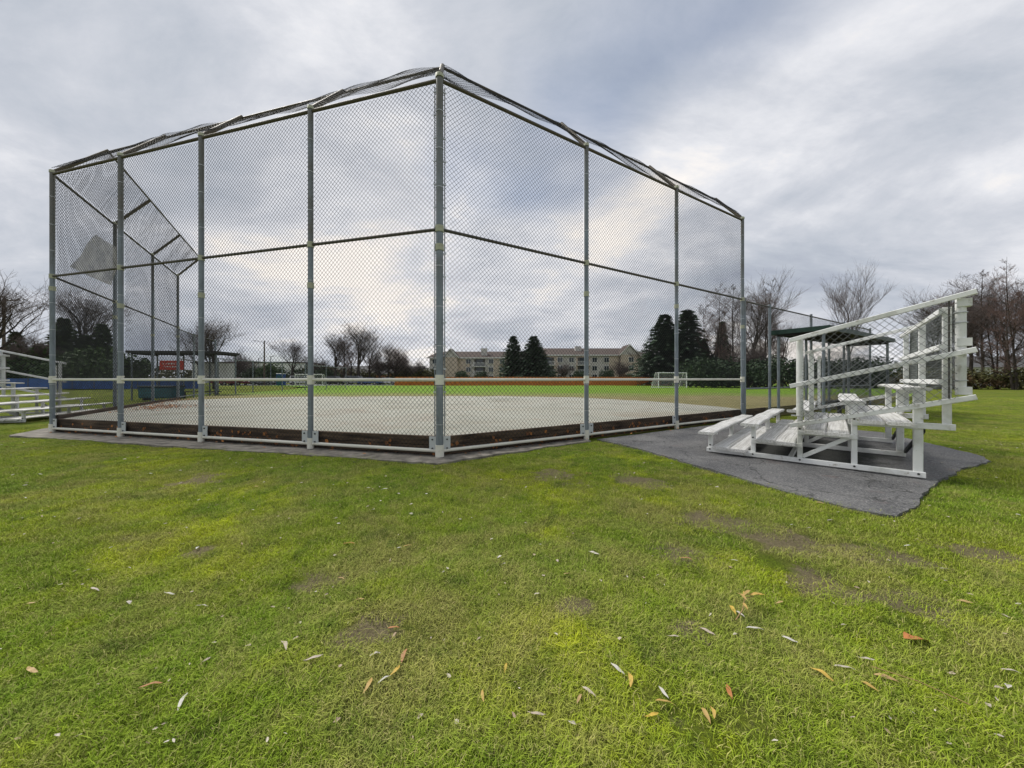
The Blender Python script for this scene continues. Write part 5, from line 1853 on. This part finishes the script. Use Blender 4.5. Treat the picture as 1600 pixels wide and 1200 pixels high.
LEAVES = [  # photo position, kind, turn, own label
    (286, 1101, 'w', 120, 'white willow leaf near the bottom edge, left of centre'), (235, 1076, 'o', 40, 'long orange brown leaf at the lower left with dry stalks'),
    (52, 1043, 't', -10, 'tan leaf at the lower left edge of the lawn'), (45, 943, 't', 35, 'tan leaf by the left edge of the lawn'), (443, 1016, 'w', 130, None),
    (586, 1028, 's', 20, 'small white leaf left of the two upright orange leaves'), (600, 1067, 'w', 50, None), (617, 1052, 'y', 80, None), (632, 1028, 'o', 85, None),
    (574, 1080, 'y', 95, None), (755, 1090, 'y', 100, 'single yellow leaf at the bottom middle of the lawn'), (790, 1046, 'y', 90, None), (615, 982, 'o', 0, 'orange leaf alone in the middle of the olive grass'),
    (489, 1034, 'w', 25, None), (463, 1002, 's', 60, None), (265, 929, 'w', 0, None), (201, 943, 's', -30, 'curled white leaf left of centre on the yellow moss'), (315, 947, 'w', 10, None),
    (148, 921, 'w', -5, None), (198, 886, 'w', 0, None), (141, 892, 's', 50, None), (309, 856, 's', 110, None), (175, 854, 's', 60, None), (262, 832, 't', 10, None), (290, 824, 's', 0, None),
    (84, 811, 's', 0, None), (72, 793, 't', 0, None), (36, 778, 'w', 0, None), (62, 741, 'w', 10, None), (211, 736, 'o', 0, None), (234, 740, 'w', 20, None), (322, 722, 'w', 0, None), (312, 779, 's', 80, None),
    (398, 759, 't', 20, None), (441, 713, 't', 0, None), (545, 850, 'o', 10, None), (624, 858, 's', 10, None), (637, 854, 'y', 10, None), (533, 903, 't', -20, None), (781, 873, 's', 40, None), (562, 938, 't', 0, None),
    (748, 735, 'o', -20, None), (600, 767, 'w', 25, None), (574, 766, 'w', 0, None), (928, 864, 'w', 130, None), (871, 877, 's', 100, None), (887, 900, 't', 10, 'tan leaf between the moss patch and the yellow twig'), (840, 931, 's', 15, None),
    (1072, 874, 'o', -10, None), (1146, 875, 'w', -20, None), (1298, 815, 'w', 0, None), (1238, 822, 's', 0, 'pale round leaf on the bare earth patch below the pad corner'), (1352, 815, 's', 0, None), (1420, 853, 'w', 0, None), (1480, 890, 'w', -20, None),
    (1052, 998, 'w', 5, None), (1105, 990, 'w', 120, None), (1234, 1003, 'w', 140, None), (1319, 977, 's', 0, None), (1432, 1001, 'b', -15, 'large broad orange brown leaf on the right of the lawn'),
    (1352, 1030, 'w', -20, 'white willow leaf just above its twin at the lower right'), (1320, 1045, 'w', -10, 'white willow leaf just below its twin at the lower right'), (1283, 1058, 'y', 130, 'long yellow leaf left of the white pair at the lower right'),
    (1358, 1074, 'y', 110, 'curled yellow leaf at the lower right'), (1385, 1062, 't', 140, None), (965, 1050, 'w', 115, None), (920, 1085, 'w', 125, None), (1037, 1088, 'w', 95, 'upright white leaf above the yellow pair at the bottom edge'),
    (1039, 1105, 'y', 0, 'flat yellow leaf under the upright white one at the bottom edge'), (1018, 1124, 'y', 30, 'orange yellow leaf at the end of a stalk on the bottom edge'), (838, 1118, 'w', 0, None), (1140, 1087, 'o', 80, None), (1113, 1120, 'y', 70, None), (1103, 1125, 'y', 95, None), (983, 1068, 'y', 80, None),
    (905, 1096, 't', 60, None), (1580, 1053, 'w', -25, None), (1562, 1077, 's', 0, None), (1575, 1074, 's', 40, None), (1545, 1103, 's', 60, None), (1217, 941, 't', 10, None), (1145, 953, 'y', 90, None), (1156, 960, 'w', 110, None),
    (1180, 985, 'w', -10, None), (1149, 992, 's', 10, None), (1507, 940, 't', 150, None), (1590, 806, 's', 90, None), (1281, 787, 't', 150, None), (1145, 747, 'w', 0, None), (1075, 718, 'o', 0, None), (920, 742, 'b', 0, 'orange leaf on the grass left of the asphalt pad'),
    (868, 747, 's', 100, None), (1003, 783, 's', 20, None), (10, 700, 'o', 0, None), (36, 693, 's', 10, None), (1590, 700, 's', 0, None), (1495, 672, 's', 0, None), (1455, 705, 's', 0, None), (1580, 717, 'o', 0, None)]
lr_ = random.Random(9)
for x, y, k, ang, lb in LEAVES:
    D = CAM_H * 550 / (y - 592)
    X = (x - 800) / 550 * D
    far_s = 1.0 + 0.25 * smooth(3, 6, D)
    o = link('fallen_leaf', lr_.choice(LM[k]), None, None, (X, D, lawn_h(X, D) + 0.017))
    o.rotation_euler = (lr_.uniform(-0.12, 0.12), lr_.uniform(-0.1, 0.1), R(ang) + lr_.uniform(-0.2, 0.2))
    s_ = lr_.uniform(0.62, 1.0) * far_s
    o.scale = (s_, s_, s_)
    tag(o, lb or GEN[k], 'leaf', None if lb else {'w': 'narrow pale leaves on the lawn', 's': 'small pale leaves on the lawn', 't': 'tan leaves on the lawn', 'y': 'yellow leaves on the lawn', 'o': 'orange leaves on the lawn', 'b': 'broad leaves on the lawn'}[k])

# willow twig with leaves still on it
D = CAM_H * 550 / (968 - 592)
tw = thing('willow_twig', 'fallen willow twig with drooping yellow leaves on the green grass', 'twig', ((1140 - 800) / 550 * D, D - 0.05, 0.02), R(20))
MB().tube([(0, 0, 0.012), (0.09, 0.03, 0.026), (0.17, 0.08, 0.036), (0.26, 0.085, 0.03)], [0.0028, 0.0025, 0.002, 0.001], 5).build('stem', M['straw'], tw)
for x, y, z, a, s_ in ((0.16, 0.09, 0.045, 80, 0.8), (0.22, 0.1, 0.045, 15, 1.0), (0.25, 0.085, 0.04, -10, 1.15), (0.27, 0.07, 0.035, -30, 1.2), (0.12, 0.04, 0.03, 60, 0.7), (0.20, 0.11, 0.04, 35, 0.7)):
    o = link('leaf', LM['y'][int(a) % 3], tw, None, (x, y, z), R(a))
    o.scale = (s_, s_, s_)
# dry stalks
stk = thing('dry_stalk', 'long thin dry stalk lying at the lower right of the lawn', 'stalk', ((1425 - 800) / 550 * 1.42, 1.40, 0.03), R(-42))
MB().tube([(-0.13, 0, 0.006), (0, 0.008, 0.014), (0.13, 0, 0.004)], 0.0015, 5).build('stem', M['straw'], stk)

# brown leaves gathered along the fence foot and in the infield corner: uncountable litter
lb_ = MB()
rl = random.Random(31)


def litter(p, n_, su, sv, z, L=0.09, d=Vector((1, 0, 0))):
    nn = Vector((-d.y, d.x, 0))
    for _ in range(n_):
        q = p + d * rl.gauss(0, su) + nn * rl.gauss(0, sv)
        a = rl.uniform(0, 6.28)
        u = Vector((math.cos(a), math.sin(a), rl.uniform(-0.3, 0.3))) * L * rl.uniform(0.4, 0.8)
        v = Vector((-math.sin(a), math.cos(a), rl.uniform(-0.5, 0.5))) * L * rl.uniform(0.2, 0.45)
        c = Vector((q.x, q.y, z + rl.uniform(0.01, 0.05)))
        lb_.add([c - u * 0.5, c + v * 0.6, c + u * 0.5, c - v * 0.6], [(0, 1, 2, 3)])


for ps, dr, nr, n_ in ((Cp, dirC, inC, 40), (Rp, dirR, inR, 60)):
    for k in range(n_):
        p = ps[0].lerp(ps[-1], rl.random())
        for _ in range(rl.choice((1, 1, 1, 3, 6))):
            q = p + dr * rl.gauss(0, 0.10) + nr * 0.041
            z = 0.04 + 0.20 * rl.random() ** 1.4
            ang = rl.uniform(0, 6.28)
            L = rl.uniform(0.05, 0.10)
            u = (dr * math.cos(ang) + Vector((0, 0, math.sin(ang)))) * L
            v = (dr * -math.sin(ang) + Vector((0, 0, math.cos(ang)))) * L * rl.uniform(0.5, 0.9)
            c = Vector((q.x, q.y, z))
            lb_.add([c - u * 0.5, c + v * 0.5 - nr * 0.004, c + u * 0.5, c - v * 0.5 - nr * 0.004], [(0, 1, 2, 3)])
    for k in range(40):
        litter(ps[0].lerp(ps[-1], rl.random()) - nr * rl.uniform(0.0, 0.25), 1, 0.1, 0.02, 0.012, 0.09, dr)
p = LEFTC.lerp(LEND, 0.38) + inL * 0.9
litter(p, 420, 0.9, 0.28, FIELD_Z + 0.0, 0.11, dirL)
litter(p + inL * 0.5 - dirL * 0.4, 160, 0.5, 0.4, FIELD_Z, 0.10, dirL)
litter(LEFTC.lerp(LEND, 0.75) + inL * 0.35, 160, 1.6, 0.12, FIELD_Z, 0.10, dirL)
litter(Vector((-15.0, 11.2, 0)), 160, 0.7, 0.4, 0.0, 0.10)
fl = MB()
rf_ = random.Random(12)
for k in range(520):
    D_ = 1.2 + 8.5 * rf_.random() ** 1.3
    x_ = rf_.uniform(-1.5, 1.5) * D_
    if inside(x_, D_, PAD) and rf_.random() < 0.6:
        continue
    if inside(x_, D_, fieldpoly):
        continue
    L = rf_.uniform(0.010, 0.024 + 0.006 * min(D_, 4))
    a_ = rf_.uniform(0, 6.28)
    u = Vector((math.cos(a_), math.sin(a_), rf_.uniform(-0.25, 0.25))) * L
    v = Vector((-math.sin(a_), math.cos(a_), rf_.uniform(-0.3, 0.3))) * L * rf_.uniform(0.15, 0.4)
    c = Vector((x_, D_, lawn_h(x_, D_) + rf_.uniform(0.012, 0.026) + (0.045 if inside(x_, D_, PAD) else 0)))
    b1, b2 = rf_.uniform(0.4, 1.0), rf_.uniform(0.3, 0.9)
    fl.add([c - u * 0.5, c - u * 0.2 - v * b1, c + u * 0.22 - v * b2, c + u * 0.5, c + u * 0.15 + v * b1 + Vector((0, 0, L * 0.15)), c - u * 0.25 + v * b2], [(0, 1, 2, 3, 4, 5)])
fl.build('leaf_flecks', M['fleck'], None, 'stuff')['label'] = 'tiny pale and tan leaf scraps scattered over the lawn'
lo_ = lb_.build('leaf_litter', M['leaf_brown'], None, 'stuff')
lo_['label'] = 'brown fallen leaves gathered along the foot of the fence'

# ------------------------------------------------------------------ tell look-alikes apart by their order from the left
ORD = ['first', 'second', 'third', 'fourth', 'fifth', 'sixth', 'seventh', 'eighth', 'ninth', 'tenth', 'eleventh', 'twelfth', 'thirteenth', 'fourteenth', 'fifteenth',
       'sixteenth', 'seventeenth', 'eighteenth', 'nineteenth', 'twentieth', 'twenty-first', 'twenty-second', 'twenty-third', 'twenty-fourth', 'twenty-fifth',
       'twenty-sixth', 'twenty-seventh', 'twenty-eighth', 'twenty-ninth', 'thirtieth']
same = {}
for o in COL.objects:
    if o.parent is None and 'label' in o and 'category' in o:
        same.setdefault(o['label'], []).append(o)
for lb, lst in same.items():
    if len(lst) < 2 or len(lst) > len(ORD):
        continue
    lst.sort(key=lambda o: o.location.x / o.location.y)
    for k, o in enumerate(lst):
        o['label'] = lb + ', ' + ORD[k] + ' such from the left'
